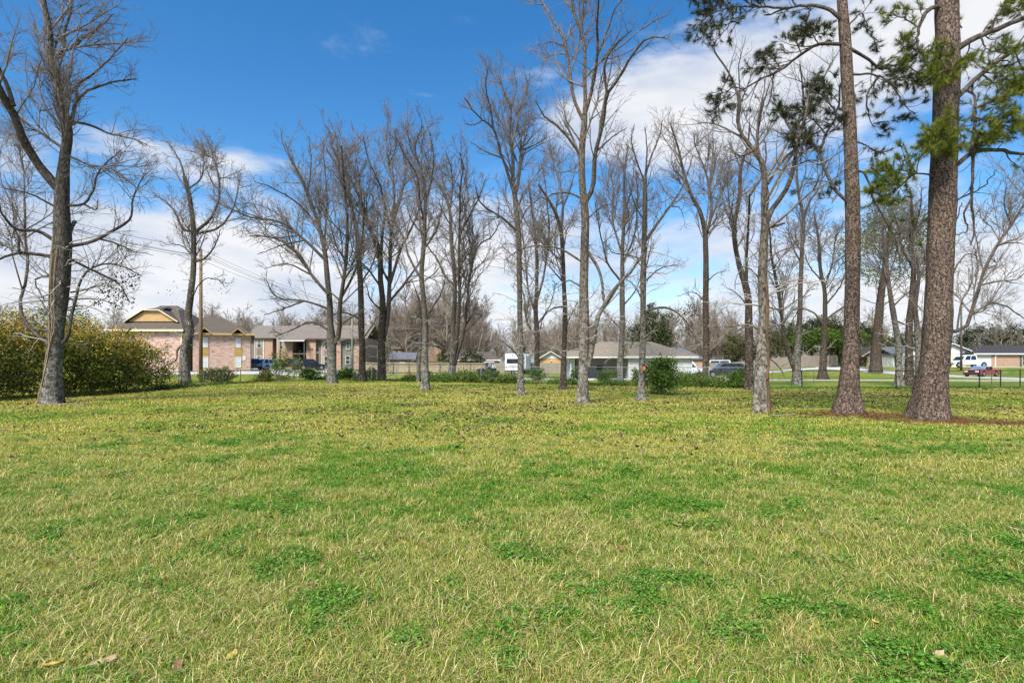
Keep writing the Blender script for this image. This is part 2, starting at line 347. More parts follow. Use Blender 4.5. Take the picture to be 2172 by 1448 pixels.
# ------------------------------------------------------------------ grass, clover, leaf litter (uncountable: one object each)
def blades(n, rad, hmin, hmax, wid, pal, seed, lean=0.9):
    r = np.random.default_rng(seed)
    a = r.random(n) * 6.283; q = np.sqrt(r.random(n)) * rad; bx = np.cos(a) * q; by = np.sin(a) * q
    h = r.uniform(hmin, hmax, n); az = r.random(n) * 6.283; ln = h * r.uniform(0.35, 1.2, n) * lean; wd = wid * r.uniform(.7, 1.3, n)
    px, py = np.cos(az + 1.571), np.sin(az + 1.571); dx, dy = np.cos(az), np.sin(az)
    curl = r.uniform(-0.5, 0.5, n)
    b0 = np.stack([bx - px * wd, by - py * wd, 0 * h - .005], -1); b1 = np.stack([bx + px * wd, by + py * wd, 0 * h - .005], -1)
    mx_ = bx + dx * ln * .38 ; my_ = by + dy * ln * .38
    m0 = np.stack([mx_ - px * wd * .8, my_ - py * wd * .8, h * .66], -1); m1 = np.stack([mx_ + px * wd * .8, my_ + py * wd * .8, h * .66], -1)
    tp = np.stack([bx + (dx + px * curl) * ln, by + (dy + py * curl) * ln, h * r.uniform(.7, 1.05, n)], -1)
    V = np.stack([b0, b1, m0, m1, tp], 1).reshape(-1, 3); o = np.arange(n)[:, None] * 5
    T = np.concatenate([o + [0, 1, 4], ], 0)
    Q = o + np.array([0, 1, 3, 2]); T = o + np.array([2, 3, 4])
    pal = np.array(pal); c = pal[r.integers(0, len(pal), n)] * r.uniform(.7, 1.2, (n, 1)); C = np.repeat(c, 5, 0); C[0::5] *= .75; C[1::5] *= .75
    return V, [Q, T], C
STR = [(.68, .54, .19), (.74, .60, .25), (.60, .48, .14), (.50, .45, .10), (.84, .71, .36)]
YEL = [(.64, .54, .09), (.54, .50, .08), (.70, .58, .13), (.36, .42, .05), (.28, .38, .045)]
GRN = [(.15, .34, .03), (.21, .39, .04), (.11, .27, .025), (.28, .42, .055)]
def clover(n, rad, seed):
    r = np.random.default_rng(seed); a = r.random(n) * 6.283; q = np.sqrt(r.random(n)) * rad
    c = np.stack([np.cos(a) * q, np.sin(a) * q, r.uniform(.018, .055, n) * (1.15 - (q / rad) ** 2 * .6)], -1); s = r.uniform(.005, .0105, n)
    nrm = np.stack([r.normal(0, .45, n), r.normal(0, .45, n), np.ones(n)], -1); nrm /= np.linalg.norm(nrm, axis=1)[:, None]
    u = np.cross(nrm, r.normal(0, 1, (n, 3))); u /= np.linalg.norm(u, axis=1)[:, None]; v = np.cross(nrm, u)
    k = 5; ang = np.arange(k) * 2 * np.pi / k
    V = c[:, None] + s[:, None, None] * (np.cos(ang)[None, :, None] * u[:, None] + np.sin(ang)[None, :, None] * v[:, None])
    Fa = np.arange(n * k).reshape(n, k)
    pal = np.array([(.10, .27, .03), (.15, .33, .035), (.08, .21, .025), (.20, .37, .05)]); C = np.repeat(pal[r.integers(0, 4, n)] * r.uniform(.7, 1.25, (n, 1)), k, 0)
    return V.reshape(-1, 3), [Fa], C
src = bpy.data.collections.new('grass_sources'); NSRC = 0
def add_src(V, Fs, C, mat):
    global NSRC
    o = bpy.data.objects.new('tuft_%02d' % NSRC, arrays_mesh('tuft', V, Fs, mat, C)); src.objects.link(o); NSRC += 1
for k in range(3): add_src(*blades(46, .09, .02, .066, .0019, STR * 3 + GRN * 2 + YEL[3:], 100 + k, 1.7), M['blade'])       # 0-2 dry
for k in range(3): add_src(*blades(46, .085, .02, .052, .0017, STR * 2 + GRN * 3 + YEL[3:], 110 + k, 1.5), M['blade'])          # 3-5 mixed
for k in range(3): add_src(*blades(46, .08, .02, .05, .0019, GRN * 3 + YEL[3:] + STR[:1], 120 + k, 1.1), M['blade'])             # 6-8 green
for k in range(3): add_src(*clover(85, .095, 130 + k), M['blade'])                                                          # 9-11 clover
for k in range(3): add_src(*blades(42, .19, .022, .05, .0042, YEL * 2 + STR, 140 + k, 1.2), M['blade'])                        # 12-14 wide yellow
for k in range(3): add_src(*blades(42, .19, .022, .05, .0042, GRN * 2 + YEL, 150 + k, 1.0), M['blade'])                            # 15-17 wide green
def gn_scatter(name, pts, idx, scl, rot, collection, label, cat, tilt=None):
    me = bpy.data.meshes.new(name); me.vertices.add(len(pts)); me.vertices.foreach_set('co', np.asarray(pts, np.float32).ravel())
    for nm, ar in (('idx', idx), ('scl', scl), ('rot', rot)):
        a = me.attributes.new(nm, 'INT' if nm == 'idx' else 'FLOAT', 'POINT'); a.data.foreach_set('value', np.asarray(ar, np.int32 if nm == 'idx' else np.float32))
    o = link(name, me); tag(o, label, cat, kind='stuff')
    g = bpy.data.node_groups.new(name, 'GeometryNodeTree'); g.interface.new_socket('Geometry', in_out='INPUT', socket_type='NodeSocketGeometry'); g.interface.new_socket('Geometry', in_out='OUTPUT', socket_type='NodeSocketGeometry')
    gi = g.nodes.new('NodeGroupInput'); go = g.nodes.new('NodeGroupOutput'); mp = g.nodes.new('GeometryNodeMeshToPoints'); ip = g.nodes.new('GeometryNodeInstanceOnPoints'); ci = g.nodes.new('GeometryNodeCollectionInfo')
    ci.inputs['Collection'].default_value = collection; ci.inputs['Separate Children'].default_value = True; ci.inputs['Reset Children'].default_value = True
    def at(nm, dt):
        n = g.nodes.new('GeometryNodeInputNamedAttribute'); n.data_type = dt; n.inputs[0].default_value = nm; return n.outputs[0]
    cx = g.nodes.new('ShaderNodeCombineXYZ'); g.links.new(at('rot', 'FLOAT'), cx.inputs[2])
    g.links.new(gi.outputs[0], mp.inputs[0]); g.links.new(mp.outputs[0], ip.inputs['Points']); g.links.new(ci.outputs[0], ip.inputs['Instance'])
    ip.inputs['Pick Instance'].default_value = True; g.links.new(at('idx', 'INT'), ip.inputs['Instance Index']); g.links.new(cx.outputs[0], ip.inputs['Rotation'])
    c3 = g.nodes.new('ShaderNodeCombineXYZ'); s_ = at('scl', 'FLOAT')
    for k in range(3): g.links.new(s_, c3.inputs[k])
    g.links.new(c3.outputs[0], ip.inputs['Scale']); g.links.new(ip.outputs[0], go.inputs[0])
    md = o.modifiers.new('scatter', 'NODES'); md.node_group = g
    return o
gp, gi_, gs_, gr_ = [], [], [], []
for (d0, d1, dens, wide, scale) in [(1.7, 4.5, 270, 0, 1.0), (4.5, 8, 160, 0, 1.15), (8, 13, 80, 0, 1.5), (13, 22, 24, 1, 1.25), (22, 36, 10, 1, 1.8), (36, 58, 4, 1, 2.4)]:
    area = ((1.0 * d1 + 2.6) + (1.0 * d0 + 2.6)) * (d1 - d0); n = int(area * dens)
    y = np.sqrt(RNG.uniform(d0 ** 2, d1 ** 2, n * 2)); x = RNG.uniform(-1, 1, n * 2) * (1.0 * y + 2.6); x, y = x[:n], y[:n]
    fence = np.where(x < 16, np.where(x < -19, 60, 58.5 - (x + 19) * 0.575), 38.3)
    gq = greenness(x, y); sq = strawness(x, y); cl = fbm(x * 2.3 + 71, y * 2.3 + 33, 61, 4) * .75 + fbm(x * .7 + 13, y * .8 + 3, 64, 2) * .25 + 0.12 * gq + .06 * (RNG.random(n) - .5)
    keep = (sq < RNG.random(n) * 0.9) & ((y < 36) | (y < fence)); u = RNG.random(n)
    if wide: kind = np.where(gq + (u - .5) * .9 > .60, 15, 12)
    else:
        kind = np.where(gq + (u - .5) * 1.0 > .84 + .15 * ss(5, 9, y), 6, np.where(gq + (u - .5) * 1.1 > .46, 3, 0)); kind = np.where(RNG.random(n) < (ss(.54, .78, cl) * .6 + .03) * (1 - .72 * ss(4.5, 9, y)), np.where(RNG.random(n) < .25 + ss(.6, .78, cl) * .5, 9, 6), kind)
        far = ss(3, 13, y) * .9; kind = np.where((RNG.random(n) < far) & (kind < 6), 12, kind)
    sc_l = scale * RNG.uniform(.75, 1.3, n) * np.where((kind >= 12) & (y < 13), .55, 1)
    gp.append(np.stack([x, y, gz(x, y)], -1)[keep]); gi_.append((kind + RNG.integers(0, 3, n))[keep]); gs_.append(sc_l[keep]); gr_.append(RNG.random(n)[keep] * 6.283)
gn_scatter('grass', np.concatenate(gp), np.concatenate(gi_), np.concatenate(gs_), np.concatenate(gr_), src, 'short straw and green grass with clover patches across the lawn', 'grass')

# leaf litter: dark curled leaves thick under the trees
def litter(name, x, y, s, pal, label, cat):
    n = len(x); a = RNG.random(n) * 6.283; u = np.stack([np.cos(a), np.sin(a), RNG.normal(0, .35, n)], -1); v = np.stack([-np.sin(a), np.cos(a), RNG.normal(0, .35, n)], -1)
    c = np.stack([x, y, gz(x, y) + .012 + RNG.random(n) * .03], -1); s = s[:, None]
    V = np.stack([c - u * s, c - v * s * .55, c + u * s + [0, 0, .012], c + v * s * .6 + [0, 0, .015]], 1).reshape(-1, 3)
    o = np.arange(n)[:, None] * 4; T = np.concatenate([o + [0, 1, 3], o + [1, 2, 3]])
    C = np.repeat(np.array(pal)[RNG.integers(0, len(pal), n)] * RNG.uniform(.6, 1.3, (n, 1)), 4, 0)
    return tag(link(name, arrays_mesh(name, V, [T], M['litter'], C)), label, cat, kind='stuff')
n = 105000; y = np.sqrt(RNG.uniform(6 ** 2, 44 ** 2, n)); x = RNG.uniform(-1, 1, n) * (0.95 * y + 1)
den = ss(7, 19, y) * (0.3 + 0.7 * ss(-16, -3, x)) * np.clip((fbm(x * .35, y * .5, 77, 4) - .32) * 3.2, 0.05, 1)
fence = np.where(x < 16, np.where(x < -19, 55, 57 - (x + 19) * 0.575), 37.5)
k = (RNG.random(n) < den) & (y < fence) & (x > -21); x, y = x[k], y[k]
litter('leaf_litter', x, y, RNG.uniform(.022, .055, len(x)) * (0.7 + y / 32), [(.06, .042, .03), (.085, .055, .035), (.12, .08, .05), (.04, .03, .025), (.20, .14, .09)], 'dark brown dead leaves strewn under the bare trees', 'leaves')
n = 1200; y = np.sqrt(RNG.uniform(2.0 ** 2, 9 ** 2, n)); x = RNG.uniform(-1, 1, n) * (0.95 * y + 1); k = RNG.random(n) < .16; x, y = x[k], y[k]
litter('leaf_scraps', x, y, RNG.uniform(.008, .02, len(x)), [(.10, .06, .035), (.22, .13, .05), (.05, .035, .025), (.34, .22, .07)], 'small scraps of dead leaf caught in the near grass', 'leaves')
# pine straw round the two pines
px_, py_ = [], []
for (bx, by, rx, ry) in STRAW[:7]:
    m_ = int(2200 * rx * ry); px_.append(bx + RNG.normal(0, rx * .6, m_)); py_.append(by + RNG.normal(0, ry * .6, m_))
x = np.concatenate(px_); y = np.concatenate(py_); n = len(x); a = RNG.random(n) * 6.283; c = np.stack([x, y, gz(x, y) + .01 + RNG.random(n) * .035], -1)
u = np.stack([np.cos(a), np.sin(a), RNG.normal(0, .12, n)], -1) * RNG.uniform(.05, .1, n)[:, None]; v = np.stack([-np.sin(a), np.cos(a), 0 * a], -1) * .004
V = np.stack([c - u - v, c - u + v, c + u], 1).reshape(-1, 3); C = np.repeat(np.array([(.30, .16, .05), (.22, .11, .04), (.36, .21, .08), (.14, .08, .035)])[RNG.integers(0, 4, n)], 3, 0)
tag(link('pine_straw', arrays_mesh('pine_straw', V, [np.arange(n * 3).reshape(n, 3)], M['litter'], C)), 'orange brown fallen pine needles round the two big pine trunks', 'pine straw', kind='stuff')
# a few single leaves in the near grass
def leafshape(k):
    ang = np.linspace(0, 2 * np.pi, 15)[:-1]; r = 0.6 + 0.4 * np.cos(ang) ** 2 + 0.16 * np.cos(5 * ang + k)
    x_ = np.cos(ang) * r; y_ = np.sin(ang) * r * .62; z_ = .22 * x_ ** 2 + .35 * np.abs(y_)
    V = np.concatenate([np.stack([x_, y_, z_], -1), [[0, 0, 0]]]); T = np.array([(i, (i + 1) % 14, 14) for i in range(14)]); return V, T
leafmat = [plain('leaf_tan', (.42, .30, .17), .8, .3, 30), plain('leaf_yellow', (.55, .38, .08), .8, .3, 30), plain('leaf_brown', (.20, .11, .06), .8, .3, 30), plain('leaf_dark', (.07, .05, .04), .8, .3, 30)]
WHERE = ['largest one right of the middle', 'at the lower left corner', 'left of center on the bottom edge', 'on the bottom edge below the left tree', 'bottom edge, yellow one nearest the center', 'bottom edge just right of center', 'middle distance, straight below the rough barked trunk', 'middle distance, left of center', 'below center, in the dry patch', 'below center, right of the darkest leaf',
         'near the left edge', 'small one right of the center line', 'small one on the center line', 'small yellow one left of the center line', 'touching the left frame edge', 'far right, left one of the pair', 'at the right frame edge', 'bottom edge below the pale vine trunk', 'bottom right, below the largest pine', 'lower right, below the slimmer pine', 'left of center, halfway down the lawn', 'right of center, halfway down the lawn', 'left part of the lawn, halfway down', 'farthest one on the left']
cname = ['pale tan', 'yellow', 'reddish brown', 'nearly black']; meshes = []
for k in range(4):
    V, T = leafshape(k); meshes.append(arrays_mesh('fallen_leaf', V * .045, [T], leafmat[k]))
for (x, y, k, s), where in zip([(1440, 1120, 0, 1.3), (112, 1420, 1, 1.1), (220, 1415, 0, 1.4), (375, 1432, 2, 1.2), (490, 1405, 1, 1.0), (1125, 1418, 2, 1.2), (1128, 1022, 0, 1.5), (422, 1055, 0, 1.5), (940, 1283, 3, 1.0), (1262, 1280, 0, 1.1), (100, 1230, 3, 1.2), (1328, 1265, 2, .9),
                     (1060, 1300, 2, .9), (925, 1245, 1, .9), (10, 1226, 1, 1.3), (2060, 1133, 0, 1.3), (2155, 1130, 0, 1.4), (1700, 1395, 2, 1.0), (1990, 1400, 0, 1.0), (1860, 1330, 1, .9), (850, 1146, 2, 1.0), (1316, 1170, 2, 1.0), (575, 1102, 3, 1.2), (240, 1010, 3, 1.5)], WHERE):
    D = hit(x, y); X = PX(x, D); o = link('fallen_leaf', meshes[k], None, (X, D, g1(X, D) + .028), (rnd.uniform(-.3, .3), rnd.uniform(-.3, .3), rnd.uniform(0, 6.28))); o.scale = (s, s, s)
    tag(o, cname[k] + ' curled fallen leaf on the lawn, ' + where, 'leaf', 'single leaves fallen on the near lawn')
# ------------------------------------------------------------------ bare trees
def norm(v): return v / (np.linalg.norm(v, axis=-1, keepdims=True) + 1e-9)
def tubes(P_, R_, S):
    """P (B,N,3), R (B,N) -> verts, quads of S-sided tubes"""
    B, n, _ = P_.shape; T = norm(np.gradient(P_, axis=1))
    ref = np.where(np.abs(T[:, :1, 2:3]) > .9, np.array([[[1., 0, 0]]]), np.array([[[0, 0, 1.]]])); U = norm(np.cross(T, np.broadcast_to(ref, T.shape))); W = np.cross(T, U)
    a = np.arange(S) * 2 * np.pi / S
    V = P_[:, :, None] + R_[:, :, None, None] * (np.cos(a)[None, None, :, None] * U[:, :, None] + np.sin(a)[None, None, :, None] * W[:, :, None])
    i = np.arange(B * n * S).reshape(B, n, S); j = np.roll(i, -1, 2)
    Fq = np.stack([i[:, :-1], j[:, :-1], j[:, 1:], i[:, 1:]], -1).reshape(-1, 4)
    return V.reshape(-1, 3), Fq
def merge(parts):
    Vs, Fs, o = [], [], 0
    for V, Fq in parts:
        Vs.append(V); Fs.append(Fq + o); o += len(V)
    return np.concatenate(Vs), Fs
def smoothline(pts, n):
    """Catmull-Rom through the points (k,d), n samples"""
    p = np.asarray(pts, float)
    s = np.concatenate([[0], np.cumsum(np.linalg.norm(np.diff(p[:, :3], axis=0), axis=1))]); s = s / s[-1]
    m = np.gradient(p, s, axis=0) if len(p) > 2 else np.repeat((p[1:] - p[:1]), 2, 0)
    q = np.linspace(0, 1, n); i = np.clip(np.searchsorted(s, q, side='right') - 1, 0, len(p) - 2); h = (s[i + 1] - s[i])[:, None]; t = ((q - s[i]) / (s[i + 1] - s[i]))[:, None]
    t2, t3 = t * t, t * t * t
    return (2 * t3 - 3 * t2 + 1) * p[i] + (t3 - 2 * t2 + t) * h * m[i] + (-2 * t3 + 3 * t2) * p[i + 1] + (t3 - t2) * h * m[i + 1]
def grow(P_, R_, dens, t0, ratio, lmin, lmax, ang, n, up, jit, rmin, r, cap=None):
    B, K, _ = P_.shape; Ln = np.linalg.norm(np.diff(P_, axis=1), axis=2).sum(1)
    cnt = np.floor(dens * Ln * (1 - t0) + r.random(B)).astype(int); cnt = np.maximum(cnt, 1); idx = np.repeat(np.arange(B), cnt)
    if cap and len(idx) > cap: idx = np.sort(r.choice(idx, cap, replace=False))
    m = len(idx); t = t0 + (1 - t0) * r.random(m) ** .85 * .995; f = t * (K - 1); i0 = np.minimum(f.astype(int), K - 2); fr = (f - i0)[:, None]
    a0, a1 = P_[idx, i0], P_[idx, i0 + 1]; pos = a0 * (1 - fr) + a1 * fr; tan = norm(a1 - a0); rad = R_[idx, i0] * (1 - fr[:, 0]) + R_[idx, i0 + 1] * fr[:, 0]
    ln = np.clip(Ln[idx] * ratio * (1.1 - .8 * t) * r.uniform(.55, 1.35, m), lmin, lmax)
    pr = norm(np.cross(tan, r.normal(0, 1, (m, 3)))); a = np.radians(r.normal(ang, 11, m))[:, None]
    d = norm(np.cos(a) * tan + np.sin(a) * pr + np.array([0, 0, up]))
    pts = [pos]; st = (ln / (n - 1))[:, None]; p = pos
    for k in range(n - 1):
        d = norm(d + r.normal(0, jit, (m, 3)) + np.array([0, 0, up * .45])); p = p + d * st; pts.append(p)
    r0 = np.minimum(rad * .72, ln * .013 + .004); rr = np.maximum(r0[:, None] * (1 - .8 * np.linspace(0, 1, n)[None]), rmin)
    return np.stack(pts, 1), rr
def octs(c, s):
    n = len(c); e = np.array([(1, 0, 0), (-1, 0, 0), (0, 1, 0), (0, -1, 0), (0, 0, 1), (0, 0, -1)]) * 1.0
    V = (c[:, None] + e[None] * np.asarray(s)[:, None, None]).reshape(-1, 3); b = np.arange(n)[:, None] * 6
    T = np.concatenate([b + f for f in [(0, 2, 4), (2, 1, 4), (1, 3, 4), (3, 0, 4), (2, 0, 5), (1, 2, 5), (3, 1, 5), (0, 3, 5)]]); return V, T
def trunkmesh(pts, rads, S, flare, seed, name, mat, ridged=.05):
    """tapered trunk with fluted root flare; pts local"""
    n = 46; q = smoothline(np.concatenate([pts, rads[:, None]], 1), n); Pq = q[:, :3]; Rq = np.maximum(q[:, 3], .01)
    zz = Pq[:, 2]; Tn = norm(np.gradient(Pq, axis=0)); U = norm(np.cross(Tn, np.broadcast_to(np.array([0, 1., 0]), Tn.shape))); W = np.cross(Tn, U)
    a = np.arange(S) * 2 * np.pi / S; r = np.random.default_rng(seed); ph = r.random(4) * 6.28; k0 = r.integers(4, 7)
    fl = np.exp(-np.clip(zz, 0, None) / (Rq[0] * 1.5))[:, None]
    rad = Rq[:, None] * (1 + fl * flare * (.55 + .45 * np.cos(k0 * a + ph[0]))[None] + ridged * np.cos(3 * a + ph[1] + zz[:, None] * .8)[...] + ridged * .6 * np.cos(7 * a + ph[2] + zz[:, None] * 1.7))
    rad = rad * (1 + (np.array([vnoise(a * 6 + 3, np.full(S, z_ * 3.0), seed) for z_ in zz]) - .5) * .12)
    V = Pq[:, None] + rad[..., None] * (np.cos(a)[None, :, None] * U[:, None] + np.sin(a)[None, :, None] * W[:, None])
    i = np.arange(n * S).reshape(n, S); j = np.roll(i, -1, 1); Fq = np.stack([i[:-1], j[:-1], j[1:], i[1:]], -1).reshape(-1, 4)
    return arrays_mesh(name, V.reshape(-1, 3), [Fq, i[-1][None, :]], mat, smooth=True), Pq, Rq
def px_path(pts, D, base, dz0, amp, n, r, wig=0.0):
    """photograph polyline -> local 3-D path, swinging out of the picture plane by amp; depth offset dz0 at its start"""
    p = np.array([q[:2] for q in pts], float); mpp = D / F
    s = np.concatenate([[0], np.cumsum(np.linalg.norm(np.diff(p, axis=0), axis=1))]) * mpp; off = dz0 + amp * s * (s / (s[-1] + 1e-6)) ** .35
    W = np.array([P(x, y, D + o) for (x, y), o in zip(p, off)]) - base
    q = smoothline(W, n)
    if wig: q[1:-1] += r.normal(0, wig, (n - 2, 3)) * np.linspace(.3, 1, n - 2)[:, None]
    return q
NT = [0]
def bare_tree(name, label, base, trunk, limbs, bk='bark_grey', dens=1.0, seed=1, low=12, balls=0, flare=.35, maxtw=2300, twl=1.0, upk=.16, extra=None, D=None, lowz=(1.4, 4.5), twmat='twig', leaves=None, lowlen=1.0):
    """trunk: [(x, y, width px)], limbs: ([(x, y)...], width px, end width px)"""
    r = np.random.default_rng(seed); D = D or hit(*base); X = PX(base[0], D); B0 = np.array((X, D, g1(X, D))); ppm = F / D
    root = thing(name, label, 'tree', B0)
    tp = np.array([P(x, y, D) - B0 for x, y, w_ in trunk]); tp[0, 2] = -.12; tr = np.array([w_ / 2 / ppm for *_, w_ in trunk])
    tm, TP, TR = trunkmesh(tp, tr, 20 if D < 40 else 12, flare, seed, 'trunk', M[bk]); tko = link('trunk', tm, root)
    known = [(np.array([q[:2] for q in trunk], float), np.zeros(len(trunk)))]
    prim, prad = [TP[np.linspace(len(TP) * .35, len(TP) - 1, 14).astype(int)]], [TR[np.linspace(len(TR) * .35, len(TR) - 1, 14).astype(int)]]
    lp, lr = [], []
    for (pts, w0, w1) in limbs:
        st = np.array(pts[0][:2], float); best = min(((np.hypot(*(kp - st).T).min(), ko[np.argmin(np.hypot(*(kp - st).T))]) for kp, ko in known), key=lambda q: q[0])
        amp = r.uniform(.12, .6) * r.choice([-1, 1]); q = px_path(pts, D, B0, best[1], amp, 18, r, .012 * D / 24)
        rr = np.linspace(w0, w1, 18) / 2 / ppm; lp.append(q); lr.append(rr)
        qq = q + B0; known.append((np.stack([CX + qq[:, 0] / qq[:, 1] * F, HY - (qq[:, 2] - EYE) / qq[:, 1] * F], -1), qq[:, 1] - D))
    lp = np.array(lp); lr = np.array(lr); rmin = .00021 * D
    for k in range(len(lp)): V, Fq = tubes(lp[k:k + 1], lr[k:k + 1], 8); link('limb', arrays_mesh('limb', V, [Fq], M['bark_limb' if bk != 'bark_light' else bk], smooth=True), root)
    pp = np.concatenate([lp, np.array([smoothline(prim[0], 18)])]); pr = np.concatenate([lr, np.array([np.interp(np.linspace(0, 1, 18), np.linspace(0, 1, 14), prad[0])])])
    p2, r2 = grow(pp, pr, 1.75 * dens, .2, .48, .7 * twl, 4.4 * twl, 43, 7, upk, .16, rmin * 1.5, r, 300)
    p3, r3 = grow(p2, r2, 3.2 * dens, .12, .52, .4 * twl, 2.0 * twl, 40, 4, upk * .8, .2, rmin * 1.1, r, 1150)
    p3b, r3b = grow(pp, pr, 2.2 * dens, .3, .08, .4 * twl, 1.2 * twl, 50, 4, upk, .18, rmin * 1.15, r, 300)
    p3 = np.concatenate([p3, p3b]); r3 = np.concatenate([r3, r3b])
    p4, r4 = grow(p3, r3, 5.6 * dens, .12, .6, .25 * twl, 1.0 * twl, 38, 3, upk * .6, .22, rmin, r, int(maxtw * 1.3))
    parts = [tubes(p2, r2, 4), tubes(p3, r3, 3), tubes(p4, r4, 3)]
    if balls:
        ti = r.choice(len(p4), balls); parts.append(octs(p4[ti, -1] - [0, 0, .03], r.uniform(.016, .026, balls) * D / 24))
        V, Fs = merge(parts); 
    else: V, Fs = merge(parts)
    link('crown', arrays_mesh('crown', V, Fs, M[twmat]), root)
    if low:   # pale sprouts round the lower trunk
        i = r.integers(0, len(TP), low * 3); zsel = np.where((TP[:, 2] > lowz[0]) & (TP[:, 2] < lowz[1]))[0]
        if len(zsel):
            i = r.choice(zsel, low); az = r.random(low) * 6.283; d = np.stack([np.cos(az), np.sin(az), r.uniform(-.1, .6, low)], -1); d = norm(d); ln = r.uniform(.5, 1.9, low) * lowlen; p = TP[i] + d * TR[i][:, None] * .6
            pts = [p]
            for k in range(6): d = norm(d + r.normal(0, .24, (low, 3)) + [0, 0, -.03]); p = p + d * (ln / 6)[:, None]; pts.append(p)
            q1 = np.stack(pts, 1); rr1 = np.maximum(np.linspace(.014, .005, 7)[None] * (ln[:, None] * .9), rmin * 1.7)
            q2, rr2 = grow(q1, rr1, 4.5, .2, .4, .15, .7, 45, 4, -.05, .22, rmin * 1.3, r, 420)
            V, Fs = merge([tubes(q1, rr1, 4), tubes(q2, rr2, 3)]); link('sprouts', arrays_mesh('sprouts', V, Fs, M['twig_pale']), root)['kind'] = 'stuff'
    NT[0] += 1
    return root, D, B0, TP, TR, (p2, p3)

def leafcloud(blobs, n, size, palette, seed, clump=30, spread=.16, shell=.45, flat=0.0, hcol=None, long=1.0):
    """leaves gathered in clumps through ellipsoids; palette rows are leaf colours; hcol(z01) picks the palette row"""
    r = np.random.default_rng(seed); vol = np.array([b[3] * b[4] * b[5] for b in blobs]); pk = r.choice(len(blobs), max(3, n // clump), p=vol / vol.sum())
    bl = np.array(blobs)[pk]; d = norm(r.normal(0, 1, (len(pk), 3))); q = (shell + (1 - shell) * r.random(len(pk))) ** .6; q *= r.uniform(.8, 1.12, len(pk))
    cc = bl[:, :3] + d * q[:, None] * bl[:, 3:6]
    k = r.integers(0, len(cc), n); sp = spread * np.minimum(bl[k, 3], bl[k, 5])[:, None]; c = cc[k] + r.normal(0, 1, (n, 3)) * sp
    nn = norm(r.normal(0, 1, (n, 3)) + [0, 0, flat]); u = norm(np.cross(nn, r.normal(0, 1, (n, 3)))); v = np.cross(nn, u); s = (size * r.uniform(.6, 1.35, n))[:, None]
    V = np.stack([c - u * s * long, c - v * s * .5, c + u * s * long, c + v * s * .5], 1).reshape(-1, 3)
    o = np.arange(n)[:, None] * 4; Q = o + np.array([0, 1, 2, 3])
    pal = np.array(palette); z0, z1 = c[:, 2].min(), c[:, 2].max(); zz = (c[:, 2] - z0) / (z1 - z0 + 1e-6); cz = (cc[:, 2] - z0) / (z1 - z0 + 1e-6)
    if hcol: pi = np.clip(hcol(zz, r.random(len(cc))[k], r), 0, len(pal) - 1).astype(int)
    else: pi = r.integers(0, len(pal), len(cc))[k]
    C = pal[pi] * r.uniform(.65, 1.35, (n, 1)); C = np.repeat(C, 4, 0)
    return V, [Q], C
def shrub(name, label, loc, blobs, n, size, palette, seed, group=None, cat='shrub', stems=9, hcol=None, shell=.45, spread=.16, flat=0.0, long=1.0, stem_r=.018, part='foliage', clump=30):
    root = thing(name, label, cat, loc, 0, group); V, Fs, C = leafcloud(blobs, n, size, palette, seed, clump, spread, shell, flat, hcol, long)
    r = np.random.default_rng(seed + 5); V[:, 2] = np.maximum(V[:, 2], .01 + .02 * r.random(len(V)))
    link(part, arrays_mesh(part, V, Fs, M['leaf'], C), root)
    b = np.array(blobs); h = (b[:, 2] + b[:, 5] * .8).max(); ex = (b[:, 3]).max() * .8
    st = np.stack([r.normal(0, ex * .3, stems), r.normal(0, ex * .25, stems), np.full(stems, -.05)], -1)
    k = r.integers(0, len(b), stems); en = b[k, :3] + r.normal(0, .45, (stems, 3)) * b[k, 3:6]; en[:, 2] = np.maximum(en[:, 2], h * .35)
    t = np.linspace(0, 1, 7)[None, :, None]; p = st[:, None] * (1 - t) + en[:, None] * t; p[:, 1:-1] += r.normal(0, ex * .06, (stems, 5, 3))
    rr = np.repeat(np.linspace(stem_r, stem_r * .35, 7)[None], stems, 0); p2, r2 = grow(p, rr, 2.5, .3, .35, .2, 1.2, 42, 4, .1, .18, stem_r * .25, r, 160)
    V, Fs = merge([tubes(p, rr, 5), tubes(p2, r2, 3)]); link('stems', arrays_mesh('stems', V, Fs, M['twig']), root)
    return root
